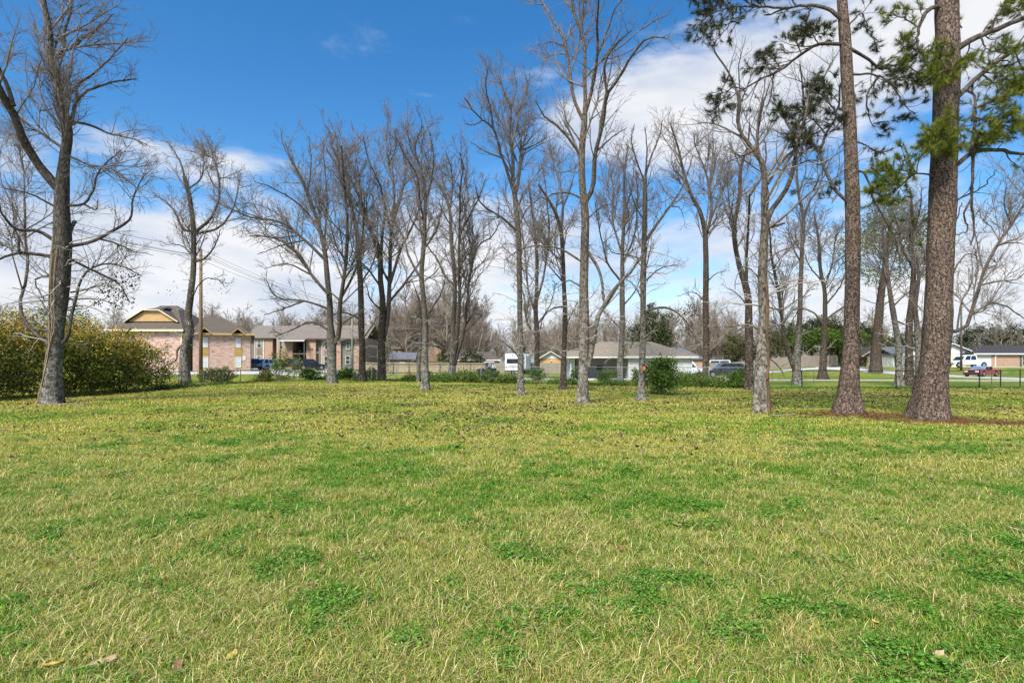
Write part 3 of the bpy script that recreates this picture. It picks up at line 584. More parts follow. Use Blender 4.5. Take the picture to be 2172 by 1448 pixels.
# ---- the lot's own trees, traced from the photograph (px); depth from where each trunk meets the lawn
TREES = {}
def T(key, *a, **k): TREES[key] = bare_tree(*a, **k)
T('a', 'sweetgum_tree', 'large bare tree at the left edge with dry vines climbing its trunk', (108, 856),
  [(108, 858, 40), (110, 815, 33), (113, 771, 30), (121, 677, 31), (128, 600, 36), (130, 560, 36), (132, 508, 34), (130, 430, 27), (132, 392, 25), (136, 345, 20), (143, 274, 18), (137, 240, 15), (128, 212, 14), (115, 168, 13), (106, 119, 13), (106, 75, 12), (95, 18, 10), (84, -50, 8), (78, -140, 5)],
  [([(122, 398), (84, 353), (49, 296), (31, 247), (9, 208), (-6, 180), (-40, 110), (-60, 10)], 19, 8), ([(29, 225), (13, 177), (4, 159), (-20, 90)], 9, 4),
   ([(142, 285), (155, 243), (161, 216), (177, 199), (230, 177), (290, 168)], 9, 2.5), ([(162, 212), (163, 186), (194, 159), (239, 119), (270, 82)], 6, 2), ([(152, 258), (190, 265), (230, 283), (274, 292), (312, 307)], 6, 2),
   ([(113, 135), (133, 110), (137, 66), (150, 27), (155, -20)], 7, 3), ([(134, 108), (155, 102), (177, 80), (215, 55), (240, 30)], 5, 2), ([(140, 260), (120, 230), (90, 235), (60, 200)], 4, 1.5),
   ([(145, 522), (186, 515), (239, 490), (276, 464), (281, 424), (309, 367)], 8, 2), ([(144, 512), (150, 486), (159, 468)], 10, 7), ([(140, 436), (177, 433), (194, 411), (208, 367), (256, 318)], 6, 2), ([(177, 433), (203, 444), (208, 424)], 4, 2),
   ([(118, 512), (80, 490), (35, 486), (9, 460), (-5, 425)], 8, 3), ([(116, 545), (75, 539), (40, 537), (-10, 553)], 8, 4), ([(40, 537), (36, 495), (20, 470)], 6, 2),
   ([(104, 732), (86, 716), (70, 701), (47, 673), (42, 649), (52, 607), (59, 565), (55, 520), (53, 486), (49, 353), (40, 300)], 8, 2), ([(126, 733), (143, 715), (150, 677), (162, 630), (174, 590), (195, 568), (240, 560), (300, 585)], 8, 2),
   ([(135, 590), (100, 585), (78, 592), (96, 640)], 5, 2), ([(140, 545), (200, 575), (250, 600), (275, 640)], 6, 2), ([(150, 620), (190, 612), (240, 596)], 4, 1.5), ([(140, 450), (120, 440), (60, 410), (10, 400)], 5, 2), ([(145, 330), (190, 350), (240, 360), (300, 410)], 5, 1.5)],
  bk='bark_grey', dens=1.5, seed=31, low=44, balls=260, maxtw=4600, lowz=(2.3, 6.5), lowlen=1.4)
T('b', 'bare_tree', 'slender bare tree with a broken top beside the brown utility pole', (392, 819),
  [(392, 821, 24), (392, 780, 19), (392, 744, 18), (397, 721, 17), (403, 706, 17), (399, 677, 15), (404, 628, 13), (410, 580, 11), (411, 540, 10), (411, 508, 10), (410, 480, 10), (405, 440, 9), (398, 400, 9), (391, 375, 8)],
  [([(411, 492), (389, 486), (376, 460), (354, 429), (327, 415)], 6, 2), ([(392, 380), (385, 350), (372, 325), (355, 300)], 5, 1.5), ([(411, 495), (446, 464), (464, 420), (464, 376), (451, 331), (440, 295)], 7, 2), ([(410, 497), (464, 482), (490, 451), (504, 407), (510, 370)], 6, 1.5),
   ([(411, 556), (433, 548), (455, 521), (468, 486)], 5, 1.5), ([(398, 402), (425, 380), (432, 340), (428, 300)], 4, 1.5), ([(411, 540), (380, 520), (350, 520)], 3, 1), ([(395, 725), (378, 740), (372, 765), (350, 775)], 5, 2), ([(402, 640), (440, 590), (480, 600)], 3, 1)],
  dens=1.1, seed=32, low=34, maxtw=2400, lowz=(2.5, 13), twl=1.0)
T('c', 'spreading_tree', 'wide spreading bare tree forking low in front of the dark sport utility car', (704, 814),
  [(704, 816, 22), (704, 780, 19), (704, 745, 19), (703, 725, 19), (701, 690, 13), (700, 654, 12), (695, 596, 11), (687, 522, 9), (666, 447, 7), (646, 393, 6), (621, 344, 4), (604, 302, 3)],
  [([(706, 735), (716, 717), (720, 654), (729, 592), (737, 522), (735, 447), (729, 385), (724, 310)], 11, 2.5), ([(697, 625), (662, 584), (633, 538), (580, 505), (530, 500)], 7, 2), ([(689, 550), (646, 509), (596, 472), (530, 460), (480, 439), (450, 420)], 7, 2),
   ([(700, 656), (646, 638), (588, 630), (560, 590)], 5, 1.5), ([(646, 638), (600, 655), (560, 668)], 4, 1.5), ([(701, 702), (662, 683), (617, 700), (585, 712)], 5, 1.5), ([(720, 638), (745, 592), (762, 551), (770, 489), (772, 420)], 6, 2),
   ([(687, 522), (693, 440), (690, 370), (683, 300)], 5, 1.5), ([(676, 480), (630, 430), (580, 400), (540, 385)], 5, 1.5), ([(662, 584), (610, 560), (560, 570)], 4, 1), ([(720, 690), (750, 670), (775, 655)], 4, 1.5), ([(652, 410), (660, 350), (655, 290)], 4, 1.5), ([(646, 509), (600, 520), (545, 540)], 4, 1)],
  dens=1.25, seed=33, low=10, maxtw=3200, twl=1.15, lowz=(2.2, 5))
T('d', 'leaning_tree', 'thin bare tree leaning left at its top, just right of the wide forked one', (769, 810),
  [(769, 812, 17), (768, 775, 14), (768, 737, 13), (766, 690, 13), (766, 634, 12), (762, 563, 11), (756, 489, 9), (751, 465, 8), (737, 406, 6), (716, 356, 4), (692, 315, 3)],
  [([(767, 680), (745, 667), (720, 663), (700, 672)], 5, 2), ([(766, 600), (790, 560), (800, 500), (800, 440)], 4, 1.5), ([(755, 490), (765, 430), (760, 370), (750, 300)], 5, 1.5), ([(745, 440), (715, 430), (690, 420)], 3, 1), ([(768, 720), (790, 690), (802, 670)], 4, 1.5)],
  bk='bark_brown', dens=1.1, seed=34, low=14, maxtw=1500)
T('e', 'many_stemmed_tree', 'tall bare tree of many upswept stems before the tan board fence', (810, 808),
  [(810, 810, 19), (810, 770, 16), (809, 729, 16), (811, 690, 16), (812, 654, 13), (807, 592, 11), (805, 530, 10), (787, 489, 8), (770, 439, 7), (745, 381, 5), (720, 340, 4), (698, 300, 3)],
  [([(812, 720), (820, 688), (826, 613), (828, 530), (832, 468), (836, 406), (824, 344), (818, 285)], 11, 2.5), ([(806, 545), (811, 500), (816, 447), (803, 385), (778, 331), (770, 290)], 7, 2), ([(826, 640), (865, 592), (890, 555), (905, 500), (915, 450)], 6, 2), ([(828, 600), (853, 522), (878, 472), (895, 420), (880, 340)], 7, 2),
   ([(806, 560), (785, 489), (762, 440), (742, 406), (735, 350)], 5, 1.5), ([(831, 480), (850, 420), (860, 350), (850, 290)], 6, 1.5), ([(808, 610), (780, 570), (755, 545), (740, 500)], 5, 1.5), ([(824, 350), (840, 310), (838, 275)], 3, 1.5), ([(812, 660), (790, 640), (775, 600)], 4, 1.5)],
  bk='bark_brown', dens=1.25, seed=35, low=22, maxtw=3000, twl=1.1)
T('f', 'dead_snag', 'thin snapped off trunk standing close behind a pale barked tree', (887, 811),
  [(887, 812, 9), (888, 780, 8), (890, 740, 8), (893, 700, 7), (891, 665, 6), (888, 629, 5)], [([(892, 705), (905, 680), (915, 660)], 4, 1.5), ([(889, 640), (880, 610), (872, 590)], 3, 1.2)], dens=.7, seed=36, low=5, maxtw=250, flare=.2)
T('g', 'bare_tree', 'pale barked bare tree with a straight trunk standing forward in the lawn left of center', (902, 828),
  [(902, 830, 20), (902, 800, 16), (902, 770, 14), (902, 737, 13), (901, 675, 12), (898, 634, 11), (894, 584, 10), (898, 530, 9), (901, 468, 8), (901, 406, 6), (894, 364, 5), (880, 315, 4), (896, 268, 3)],
  [([(895, 595), (865, 538), (857, 505), (836, 472), (820, 420)], 6, 2), ([(902, 673), (915, 654), (932, 630), (945, 590)], 6, 2), ([(899, 470), (890, 420), (886, 377), (857, 327), (840, 290)], 5, 1.5), ([(901, 430), (915, 380), (920, 330), (912, 280)], 4, 1.5), ([(898, 530), (925, 490), (935, 450), (940, 410)], 5, 1.5),
   ([(902, 704), (880, 698), (850, 702), (820, 706)], 4, 1.5), ([(896, 600), (930, 570), (945, 540)], 3, 1), ([(899, 500), (875, 470), (862, 430)], 4, 1)],
  dens=1.2, seed=37, low=16, maxtw=2300)
T('h', 'triple_stem_tree', 'bare tree splitting into three stems near the ground by the ivy', (956, 809),
  [(956, 811, 17), (958, 790, 15), (960, 760, 12), (961, 696, 10), (965, 613, 9), (962, 555, 8), (957, 508, 8), (953, 442, 6), (935, 398, 5), (913, 371, 3), (900, 340, 2)],
  [([(960, 785), (971, 696), (975, 634), (973, 551), (975, 464), (976, 400), (984, 353), (975, 325)], 9, 2), ([(962, 782), (986, 688), (992, 634), (998, 580), (1015, 521), (1046, 500), (1060, 470)], 8, 2), ([(963, 605), (949, 592), (926, 548), (904, 517), (890, 480)], 5, 1.5), ([(957, 480), (940, 450), (930, 420)], 3, 1),
   ([(974, 500), (1000, 450), (1020, 410), (1030, 380)], 5, 1.5), ([(954, 445), (960, 400), (955, 350), (945, 320)], 4, 1.5), ([(985, 690), (1010, 665), (1025, 668)], 3, 1), ([(995, 600), (1000, 540), (990, 480)], 4, 1.5), ([(962, 690), (990, 660), (1010, 620)], 3, 1)],
  dens=1.2, seed=38, low=12, maxtw=2300)
T('i', 'bare_tree', 'tall bare tree hiding the right edge of the white camper trailer', (1103, 837),
  [(1103, 839, 19), (1104, 815, 15), (1104, 792, 13), (1104, 737, 12), (1103, 668, 11), (1102, 610, 11), (1101, 552, 11), (1097, 464, 11), (1092, 415, 10), (1088, 376, 8), (1088, 336, 7), (1081, 283, 5), (1083, 230, 4), (1068, 190, 3), (1048, 150, 2)],
  [([(1093, 420), (1081, 380), (1063, 327), (1046, 274), (1015, 247), (985, 208)], 7, 2), ([(1066, 335), (1033, 323), (997, 300)], 4, 1.5), ([(1093, 415), (1101, 376), (1105, 309), (1098, 260), (1110, 210), (1120, 170)], 7, 2), ([(1105, 320), (1139, 305), (1160, 290)], 4, 1.5), ([(1098, 492), (1068, 464), (1033, 442), (1019, 429), (1008, 396)], 6, 2),
   ([(1048, 280), (1040, 230), (1030, 180), (1035, 145)], 4, 1.5), ([(1083, 230), (1095, 190), (1090, 150)], 3, 1.2), ([(1103, 760), (1080, 735), (1060, 720)], 4, 1.5), ([(1104, 765), (1118, 730), (1135, 715)], 4, 1.5), ([(1100, 480), (1120, 440), (1145, 420)], 4, 1.5), ([(1024, 255), (1005, 265), (985, 262)], 3, 1)],
  dens=1.2, seed=39, low=26, maxtw=2600, lowz=(1.6, 8))
T('j', 'bare_tree', 'dark trunked bare tree just right of the camper, behind the nearer trunk', (1139, 805),
  [(1139, 807, 13), (1139, 760, 11), (1139, 709, 11), (1136, 668, 10), (1138, 619, 8), (1139, 560, 7), (1135, 500, 6), (1128, 440, 4), (1122, 400, 3)],
  [([(1138, 640), (1150, 600), (1160, 540), (1165, 480), (1160, 420)], 5, 1.5), ([(1137, 670), (1120, 610), (1115, 550), (1108, 500), (1105, 440)], 5, 1.5), ([(1139, 690), (1165, 650), (1180, 600)], 4, 1.5), ([(1139, 720), (1117, 681), (1113, 636), (1100, 590)], 5, 1.5)], bk='bark_brown', dens=1.2, seed=40, low=8, maxtw=1500)
T('k', 'bare_tree', 'bare tree with a dark slim trunk left of the thick rough barked one', (1194, 827),
  [(1194, 829, 17), (1195, 800, 13), (1196, 764, 11), (1198, 709, 10), (1198, 654, 10), (1196, 610, 9), (1194, 552, 9), (1187, 477, 8), (1178, 451, 7), (1161, 420, 5), (1142, 392, 4)],
  [([(1190, 490), (1194, 433), (1184, 376), (1170, 331), (1165, 290)], 6, 1.5), ([(1194, 440), (1210, 400), (1222, 350)], 4, 1.5), ([(1160, 422), (1155, 380), (1145, 340)], 3, 1), ([(1196, 600), (1170, 570), (1150, 545)], 4, 1), ([(1197, 700), (1215, 660), (1225, 640)], 4, 1), ([(1195, 650), (1170, 655), (1150, 680), (1146, 700)], 4, 1.5)],
  bk='bark_brown', dens=1.1, seed=41, low=12, maxtw=1500)
T('l', 'rough_barked_tree', 'tallest bare tree in the middle with thick rough bark and a split upper trunk', (1236, 854),
  [(1236, 856, 27), (1236, 820, 22), (1237, 783, 21), (1239, 719, 21), (1239, 656, 20), (1239, 600, 18), (1240, 530, 17), (1240, 442, 16), (1238, 424, 15), (1234, 376, 14), (1235, 309, 13), (1240, 256, 12), (1242, 221, 9), (1240, 168, 8), (1238, 88, 6), (1218, 27, 5), (1208, -30, 4)],
  [([(1240, 262), (1218, 212), (1209, 155), (1200, 97), (1174, 44), (1147, 0), (1130, -40)], 8, 2.5), ([(1240, 245), (1251, 208), (1267, 115), (1267, 44), (1272, -30)], 8, 3), ([(1242, 428), (1254, 407), (1262, 331), (1280, 256), (1289, 199), (1315, 164), (1342, 115), (1368, 84), (1410, 80)], 11, 2.5),
   ([(1288, 205), (1284, 133), (1311, 88), (1340, 65)], 6, 2), ([(1232, 330), (1205, 292), (1183, 269), (1156, 247), (1136, 215)], 7, 2), ([(1236, 422), (1205, 409), (1165, 415), (1140, 440)], 5, 1.5), ([(1248, 776), (1259, 719), (1270, 668), (1283, 645), (1300, 618), (1342, 570), (1365, 535)], 13, 4), ([(1247, 535), (1269, 570), (1280, 627), (1284, 648)], 7, 5),
   ([(1236, 556), (1183, 526), (1112, 526), (1068, 552)], 5, 1.5), ([(1200, 100), (1170, 90), (1140, 95)], 4, 1.5), ([(1266, 120), (1290, 60), (1310, 10), (1330, -10)], 5, 2), ([(1267, 320), (1300, 290), (1330, 270)], 4, 1.5), ([(1235, 610), (1205, 595), (1180, 610)], 4, 1.5), ([(1231, 300), (1200, 250), (1195, 200)], 4, 1.5), ([(1240, 470), (1275, 440), (1300, 430)], 4, 1.5)],
  bk='bark_light', dens=.85, seed=42, low=20, maxtw=2400, flare=.45, lowz=(2.2, 7.5), lowlen=1.3, balls=100)
T('m', 'vine_clad_tree', 'bare tree with green vine patches rising before the white house wall', (1316, 811),
  [(1315, 813, 14), (1316, 780, 13), (1318, 735, 12), (1320, 688, 11), (1320, 636, 11), (1320, 580, 9), (1320, 530, 8), (1325, 442, 6), (1324, 376, 5), (1332, 310, 3)],
  [([(1320, 600), (1290, 560), (1275, 500), (1262, 430)], 5, 1.5), ([(1321, 560), (1345, 500), (1352, 430), (1350, 360)], 5, 1.5), ([(1320, 540), (1300, 470), (1300, 400), (1290, 340)], 5, 1.5), ([(1323, 450), (1340, 400), (1345, 340)], 4, 1.2), ([(1320, 650), (1345, 620), (1362, 580)], 4, 1.5), ([(1319, 700), (1290, 670), (1270, 650)], 4, 1.2)], dens=1.2, seed=43, low=8, maxtw=1700)
T('n', 'broken_top_tree', 'light grey bare tree with snapped top and a small orange tag on its trunk', (1359, 851),
  [(1359, 853, 22), (1360, 830, 16), (1361, 799, 13), (1362, 760, 13), (1363, 719, 13), (1364, 656, 12), (1364, 619, 12), (1366, 530, 11), (1368, 442, 10), (1368, 400, 9), (1368, 372, 8)],
  [([(1368, 512), (1395, 473), (1421, 437), (1440, 411), (1452, 385), (1470, 330)], 7, 2), ([(1368, 378), (1382, 331), (1399, 287), (1405, 255)], 4, 1.5), ([(1366, 552), (1330, 540), (1298, 535), (1285, 520)], 4, 1.5), ([(1360, 690), (1348, 715), (1337, 738)], 4, 2), ([(1366, 664), (1393, 653), (1418, 654), (1447, 672), (1468, 706)], 6, 2), ([(1367, 385), (1350, 340), (1340, 300), (1345, 265)], 4, 1.5), ([(1368, 380), (1372, 320), (1368, 270)], 4, 1.5), ([(1421, 437), (1440, 440), (1450, 460)], 3, 1),
   ([(1365, 600), (1400, 570), (1440, 560)], 4, 1.2), ([(1364, 640), (1340, 600), (1320, 590)], 4, 1.2), ([(1367, 470), (1345, 430), (1335, 390)], 3.5, 1)],
  bk='bark_grey', dens=1.15, seed=44, low=20, maxtw=2500, flare=.5, lowz=(2, 7))
T('o', 'bare_tree', 'bare tree with a clean dark trunk in front of the parked dark sport utility car', (1497, 813),
  [(1497, 815, 15), (1497, 780, 14), (1498, 730, 13), (1497, 658, 12), (1497, 600, 12), (1497, 530, 11), (1495, 491, 10), (1482, 442, 8), (1471, 424, 7), (1453, 376, 6), (1437, 309, 4), (1422, 262, 3)],
  [([(1497, 500), (1506, 469), (1506, 398), (1493, 354), (1475, 309), (1470, 280)], 7, 2), ([(1500, 485), (1524, 424), (1546, 362), (1550, 310)], 5, 1.5), ([(1453, 380), (1430, 360), (1425, 330)], 3, 1), ([(1506, 400), (1515, 350), (1512, 300)], 4, 1.2), ([(1497, 640), (1470, 620), (1445, 625)], 3, 1), ([(1497, 600), (1520, 580), (1540, 575)], 3, 1)], bk='bark_brown', dens=1.1, seed=45, low=18, maxtw=1500, lowz=(3, 8))
T('p', 'bare_tree', 'dark bare tree with a forked broken crown standing left of the tall pale trunk', (1588, 828),
  [(1589, 830, 20), (1589, 790, 17), (1589, 748, 17), (1588, 676, 15), (1586, 628, 14), (1579, 597, 13), (1566, 553, 10), (1557, 486, 9), (1568, 420, 8), (1572, 354, 6), (1586, 309, 4), (1590, 260, 3)],
  [([(1584, 615), (1583, 575), (1588, 464), (1590, 411)], 8, 3), ([(1590, 415), (1617, 371), (1625, 330), (1620, 290)], 5, 1.5), ([(1558, 480), (1546, 460), (1533, 424), (1528, 380)], 5, 1.5), ([(1572, 360), (1560, 330), (1545, 300)], 4, 1.2), ([(1587, 690), (1565, 700), (1545, 712)], 4, 1.2), ([(1586, 650), (1560, 620), (1540, 610)], 4, 1.2)], bk='bark_brown', dens=1.0, seed=46, low=16, maxtw=1500, lowz=(2.2, 8))
T('q', 'bare_tree', 'tall pale trunk with a brown vine up its right side, in front of the fence', (1613, 873),
  [(1612, 876, 34), (1613, 845, 29), (1614, 802, 27), (1616, 760, 24), (1617, 730, 22), (1620, 667, 19), (1618, 619, 18), (1619, 530, 17), (1623, 469, 16), (1620, 420, 12), (1617, 345, 10), (1599, 318, 8), (1572, 283, 7), (1564, 256, 6), (1568, 221, 6), (1546, 155, 4), (1515, 110, 3)],
  [([(1623, 455), (1628, 420), (1622, 385), (1612, 340), (1606, 301), (1612, 248), (1617, 208)], 9, 5), ([(1626, 470), (1639, 442), (1665, 407), (1683, 354), (1692, 301), (1709, 248), (1736, 190), (1763, 133)], 11, 3), ([(1628, 390), (1665, 336), (1701, 305), (1730, 283), (1770, 262)], 7, 2), ([(1694, 300), (1705, 248), (1701, 177), (1696, 137)], 6, 2.5),
   ([(1624, 482), (1645, 479), (1665, 473)], 7, 4), ([(1612, 250), (1625, 200), (1640, 160)], 4, 1.5), ([(1568, 225), (1590, 170), (1600, 130)], 4, 1.5), ([(1600, 320), (1570, 330), (1540, 310)], 4, 1.5), ([(1617, 600), (1590, 570), (1560, 560)], 4, 1.5), ([(1620, 560), (1660, 530), (1690, 525)], 4, 1.5),
   ([(1612, 698), (1590, 690), (1540, 692), (1500, 690)], 6, 1.5), ([(1625, 755), (1650, 775), (1665, 800)], 4, 1.5), ([(1622, 650), (1660, 655), (1685, 640), (1720, 625)], 5, 1.5), ([(1546, 160), (1530, 190), (1500, 200)], 3, 1), ([(1683, 354), (1720, 340), (1750, 350)], 4, 1.2), ([(1622, 690), (1650, 690), (1675, 660), (1690, 640)], 4, 1.2)],
  bk='bark_light', dens=.95, seed=47, low=30, maxtw=2800, flare=.3, lowz=(2.2, 8), lowlen=1.2, balls=60)
T('r', 'v_shaped_tree', 'lichen grey bare tree forked low in a V beyond the black fence', (1690, 817),
  [(1690, 819, 20), (1690, 795, 17), (1690, 775, 15), (1691, 750, 13), (1693, 720, 12), (1697, 658, 10), (1698, 600, 9), (1701, 530, 8), (1704, 464, 7), (1692, 398, 5), (1690, 332, 3)],
  [([(1688, 790), (1682, 775), (1672, 744), (1664, 721), (1659, 676), (1655, 644), (1645, 590), (1636, 540), (1632, 480)], 11, 3), ([(1704, 468), (1716, 430), (1732, 407), (1745, 367), (1742, 320)], 5, 1.5), ([(1694, 410), (1708, 370), (1710, 320)], 4, 1.2), ([(1697, 640), (1720, 610), (1735, 600)], 3, 1), ([(1700, 560), (1680, 520), (1670, 470)], 4, 1.2), ([(1660, 690), (1680, 660), (1700, 650)], 3, 1)], dens=1.2, seed=48, low=8, maxtw=1600, flare=.3)
T('s', 'bare_tree', 'bare tree with a flared foot at the near end of the grey board fence', (1745, 804),
  [(1745, 806, 17), (1745, 785, 14), (1746, 760, 13), (1748, 730, 12), (1750, 658, 9), (1749, 619, 8), (1741, 575, 7), (1736, 508, 5), (1728, 460, 3)],
  [([(1750, 680), (1770, 664), (1790, 650), (1810, 620)], 6, 2), ([(1749, 690), (1720, 660), (1700, 655), (1680, 680)], 5, 1.5), ([(1748, 612), (1765, 560), (1772, 510), (1790, 470)], 5, 1.5), ([(1746, 600), (1715, 560), (1700, 520)], 4, 1.2), ([(1749, 650), (1780, 610), (1800, 560)], 4, 1.2)], dens=1.3, seed=49, low=6, maxtw=1500, flare=.8, bk='bark_brown')
T('t', 'slanting_tree', 'dark bare tree slanting left, first of the clump behind the largest pine', (1907, 818),
  [(1908, 820, 18), (1907, 790, 14), (1907, 744, 12), (1902, 705, 11), (1896, 672, 11), (1888, 624, 9), (1880, 560, 7), (1874, 500, 5), (1870, 450, 3)],
  [([(1894, 650), (1920, 625), (1945, 610)], 4, 1.5), ([(1884, 590), (1900, 540), (1905, 480), (1900, 430)], 4, 1.5), ([(1880, 560), (1855, 520), (1840, 470)], 4, 1.2), ([(1898, 680), (1930, 690), (1960, 680)], 4, 1)], dens=1.1, seed=50, low=5, maxtw=1200, flare=.5)
T('u', 'bare_tree', 'thick bare trunk in the middle of the clump behind the largest pine', (1929, 818),
  [(1929, 820, 22), (1929, 790, 17), (1928, 744, 14), (1929, 682, 13), (1935, 630, 12), (1938, 570, 9), (1932, 510, 7), (1935, 450, 5), (1930, 400, 3)],
  [([(1936, 620), (1955, 580), (1965, 520)], 5, 1.5), ([(1938, 570), (1915, 530), (1905, 480), (1890, 440)], 5, 1.5), ([(1935, 500), (1950, 450), (1955, 400)], 4, 1.2)], dens=1.2, seed=51, low=5, maxtw=1300, bk='bark_brown', flare=.5)
T('v', 'bare_tree', 'forked bare tree half hidden by the largest pine, one long limb reaching right', (1949, 832),
  [(1949, 834, 16), (1949, 800, 14), (1949, 765, 14), (1949, 725, 14), (1945, 690, 10), (1942, 650, 8), (1948, 600, 6), (1945, 540, 4)],
  [([(1950, 730), (1962, 690), (1965, 640), (1972, 590), (1975, 520)], 11, 3), ([(1950, 745), (1975, 712), (2014, 701), (2045, 701), (2055, 678), (2066, 645), (2087, 575), (2114, 522), (2145, 477), (2176, 428), (2200, 380)], 9, 4), ([(2050, 690), (2058, 668), (2080, 655), (2103, 643), (2128, 647), (2153, 661), (2172, 676)], 5, 2),
   ([(2114, 522), (2140, 515), (2170, 516)], 4, 1.5), ([(2050, 700), (2070, 708), (2080, 718)], 3, 1.2), ([(2078, 605), (2120, 596), (2160, 590), (2180, 570)], 4, 1.5), ([(2145, 478), (2130, 430), (2135, 390)], 4, 1.2), ([(2030, 702), (2040, 640), (2060, 600), (2060, 540)], 4, 1.2)], dens=1.2, seed=52, low=6, maxtw=2400, flare=.4)

# dry vines on the left tree, brown vine on the pale trunk, green vine patches
def vine(key, part, px, w_, mat, off=.03, seed=3, n=40):
    root, D, B0, TP, TR, _ = TREES[key]; r = np.random.default_rng(seed); ps = []
    for pts in px:
        W = np.array([P(x, y, D) - B0 for x, y in pts]); q = smoothline(W, n)
        for k in range(n):
            j = np.argmin(np.abs(TP[:, 2] - q[k, 2])); dx = np.clip((q[k, 0] - TP[j, 0]) / TR[j], -.97, .97); q[k, 1] = TP[j, 1] - TR[j] * math.sqrt(1 - dx * dx) * 1.05 - off - (.3 * TR[0] * math.exp(-max(q[k, 2], 0) / (TR[0] * 1.5)))
        q[0, 2] = 0; ps.append(q)
    ps = np.array(ps); V, Fs = merge([tubes(ps, np.full(ps.shape[:2], w_) * r.uniform(.6, 1.2, (len(ps), 1)), 5)]); link(part, arrays_mesh(part, V, Fs, mat, smooth=True), root)
M['vine'] = plain('vine', (.36, .26, .15), .9, .3, 8, stretch=(1, 1, .3)); M['vine_dark'] = plain('vine_dark', (.15, .09, .055), .95, .45, 14, stretch=(1, 1, .3), bmp=.6)
vine('a', 'vines', [[(92, 856), (102, 815), (112, 770), (120, 720), (124, 660), (122, 600), (127, 540)], [(96, 857), (106, 800), (110, 760), (126, 700), (128, 640), (131, 580), (136, 530)], [(90, 857), (100, 822), (114, 760), (118, 690), (116, 640), (122, 560), (126, 500)]], .016, M['vine'], .02)
vine('q', 'vines', [[(1625, 872), (1622, 830), (1624, 790), (1623, 750), (1624, 700), (1627, 650), (1624, 600)], [(1629, 874), (1626, 830), (1626, 790), (1625, 750), (1621, 700), (1622, 640), (1622, 590)], [(1622, 874), (1625, 845), (1621, 800), (1626, 770), (1626, 720)]], .045, M['vine_dark'])
def clingleaves(key, part, pts, n, size, pal, seed, spread=.25):
    root, D, B0, *_ = TREES[key]; r = np.random.default_rng(seed); c0 = np.array([P(x, y, D) - B0 for x, y in pts]); k = r.integers(0, len(c0), n); c = c0[k] + r.normal(0, spread, (n, 3))
    nn = norm(r.normal(0, 1, (n, 3))); u = norm(np.cross(nn, r.normal(0, 1, (n, 3)))); v = np.cross(nn, u); s = (size * r.uniform(.6, 1.3, n))[:, None]
    V = np.stack([c - u * s, c - v * s * .5, c + u * s, c + v * s * .5], 1).reshape(-1, 3); Q = np.arange(n)[:, None] * 4 + np.array([0, 1, 2, 3]); C = np.repeat(np.array(pal)[r.integers(0, len(pal), n)] * r.uniform(.6, 1.3, (n, 1)), 4, 0)
    link(part, arrays_mesh(part, V, [Q], M['leaf'], C), root)
DEAD = [(.045, .032, .028), (.06, .04, .03), (.03, .025, .022), (.10, .06, .04)]; VINE = [(.06, .11, .02), (.09, .15, .03), (.04, .08, .015), (.13, .17, .03)]
clingleaves('a', 'dead_leaves', [(205, 588), (220, 598), (235, 605), (248, 612), (262, 625), (275, 640), (255, 640), (240, 632), (228, 622), (245, 652), (215, 612), (262, 600), (285, 592), (272, 580), (205, 640), (282, 612), (20, 500), (35, 510), (15, 525), (45, 500), (240, 588), (258, 588)], 560, .055, DEAD, 3, .13)
clingleaves('n', 'dead_leaves', [(1442, 660), (1452, 668), (1460, 680), (1448, 690), (1462, 660), (1470, 670), (1458, 650), (1468, 690), (1440, 678), (1472, 656), (1455, 700)], 330, .05, DEAD, 4, .12)
clingleaves('b', 'dead_leaves', [(440, 600), (455, 610), (470, 618), (478, 600), (440, 640), (425, 620), (375, 640), (362, 615), (390, 660), (380, 690), (400, 700)], 170, .06, DEAD + VINE, 5, .35)
clingleaves('m', 'vine_leaves', [(1328, 735), (1326, 742), (1324, 750), (1328, 728), (1322, 760), (1332, 745), (1324, 775), (1326, 790)], 420, .06, VINE, 6, .16)
clingleaves('e', 'vine_leaves', [(822, 745), (824, 760), (822, 775), (824, 730), (820, 720), (826, 785)], 420, .07, VINE, 7, .25)
clingleaves('p', 'vine_leaves', [(1600, 790), (1602, 800), (1598, 780), (1572, 795), (1570, 805), (1574, 785)], 420, .06, VINE, 8, .2)
clingleaves('r', 'ivy_leaves', [(1700, 803), (1706, 798), (1712, 796), (1698, 810)], 60, .06, VINE, 9, .12)

# ------------------------------------------------------------------ the two near pines
PINE_A = [(.05, .06, .022), (.065, .075, .027), (.04, .048, .018), (.095, .105, .035)]; PINE_B = [(.17, .20, .022), (.21, .245, .028), (.11, .135, .018), (.25, .28, .04), (.07, .085, .016)]
def tufts(c, d, n, ln, wd, pal, r):
    """needle brushes at c pointing along d"""
    m = len(c); k = np.repeat(np.arange(m), n); dd = norm(d[k] + r.normal(0, .62, (m * n, 3))); b = c[k] - norm(d[k]) * r.uniform(0, .10, (m * n, 1)); L_ = (ln * r.uniform(.7, 1.2, m * n))[:, None]
    sd = norm(np.cross(dd, r.normal(0, 1, (m * n, 3)))) * wd; tip = b + dd * L_ + np.array([0, 0, -.05]) * L_
    V = np.stack([b - sd, b + sd, tip], 1).reshape(-1, 3); C = np.repeat(np.array(pal)[r.integers(0, len(pal), m)][k] * r.uniform(.65, 1.3, (m * n, 1)), 3, 0)
    return V, np.arange(m * n * 3).reshape(-1, 3), C
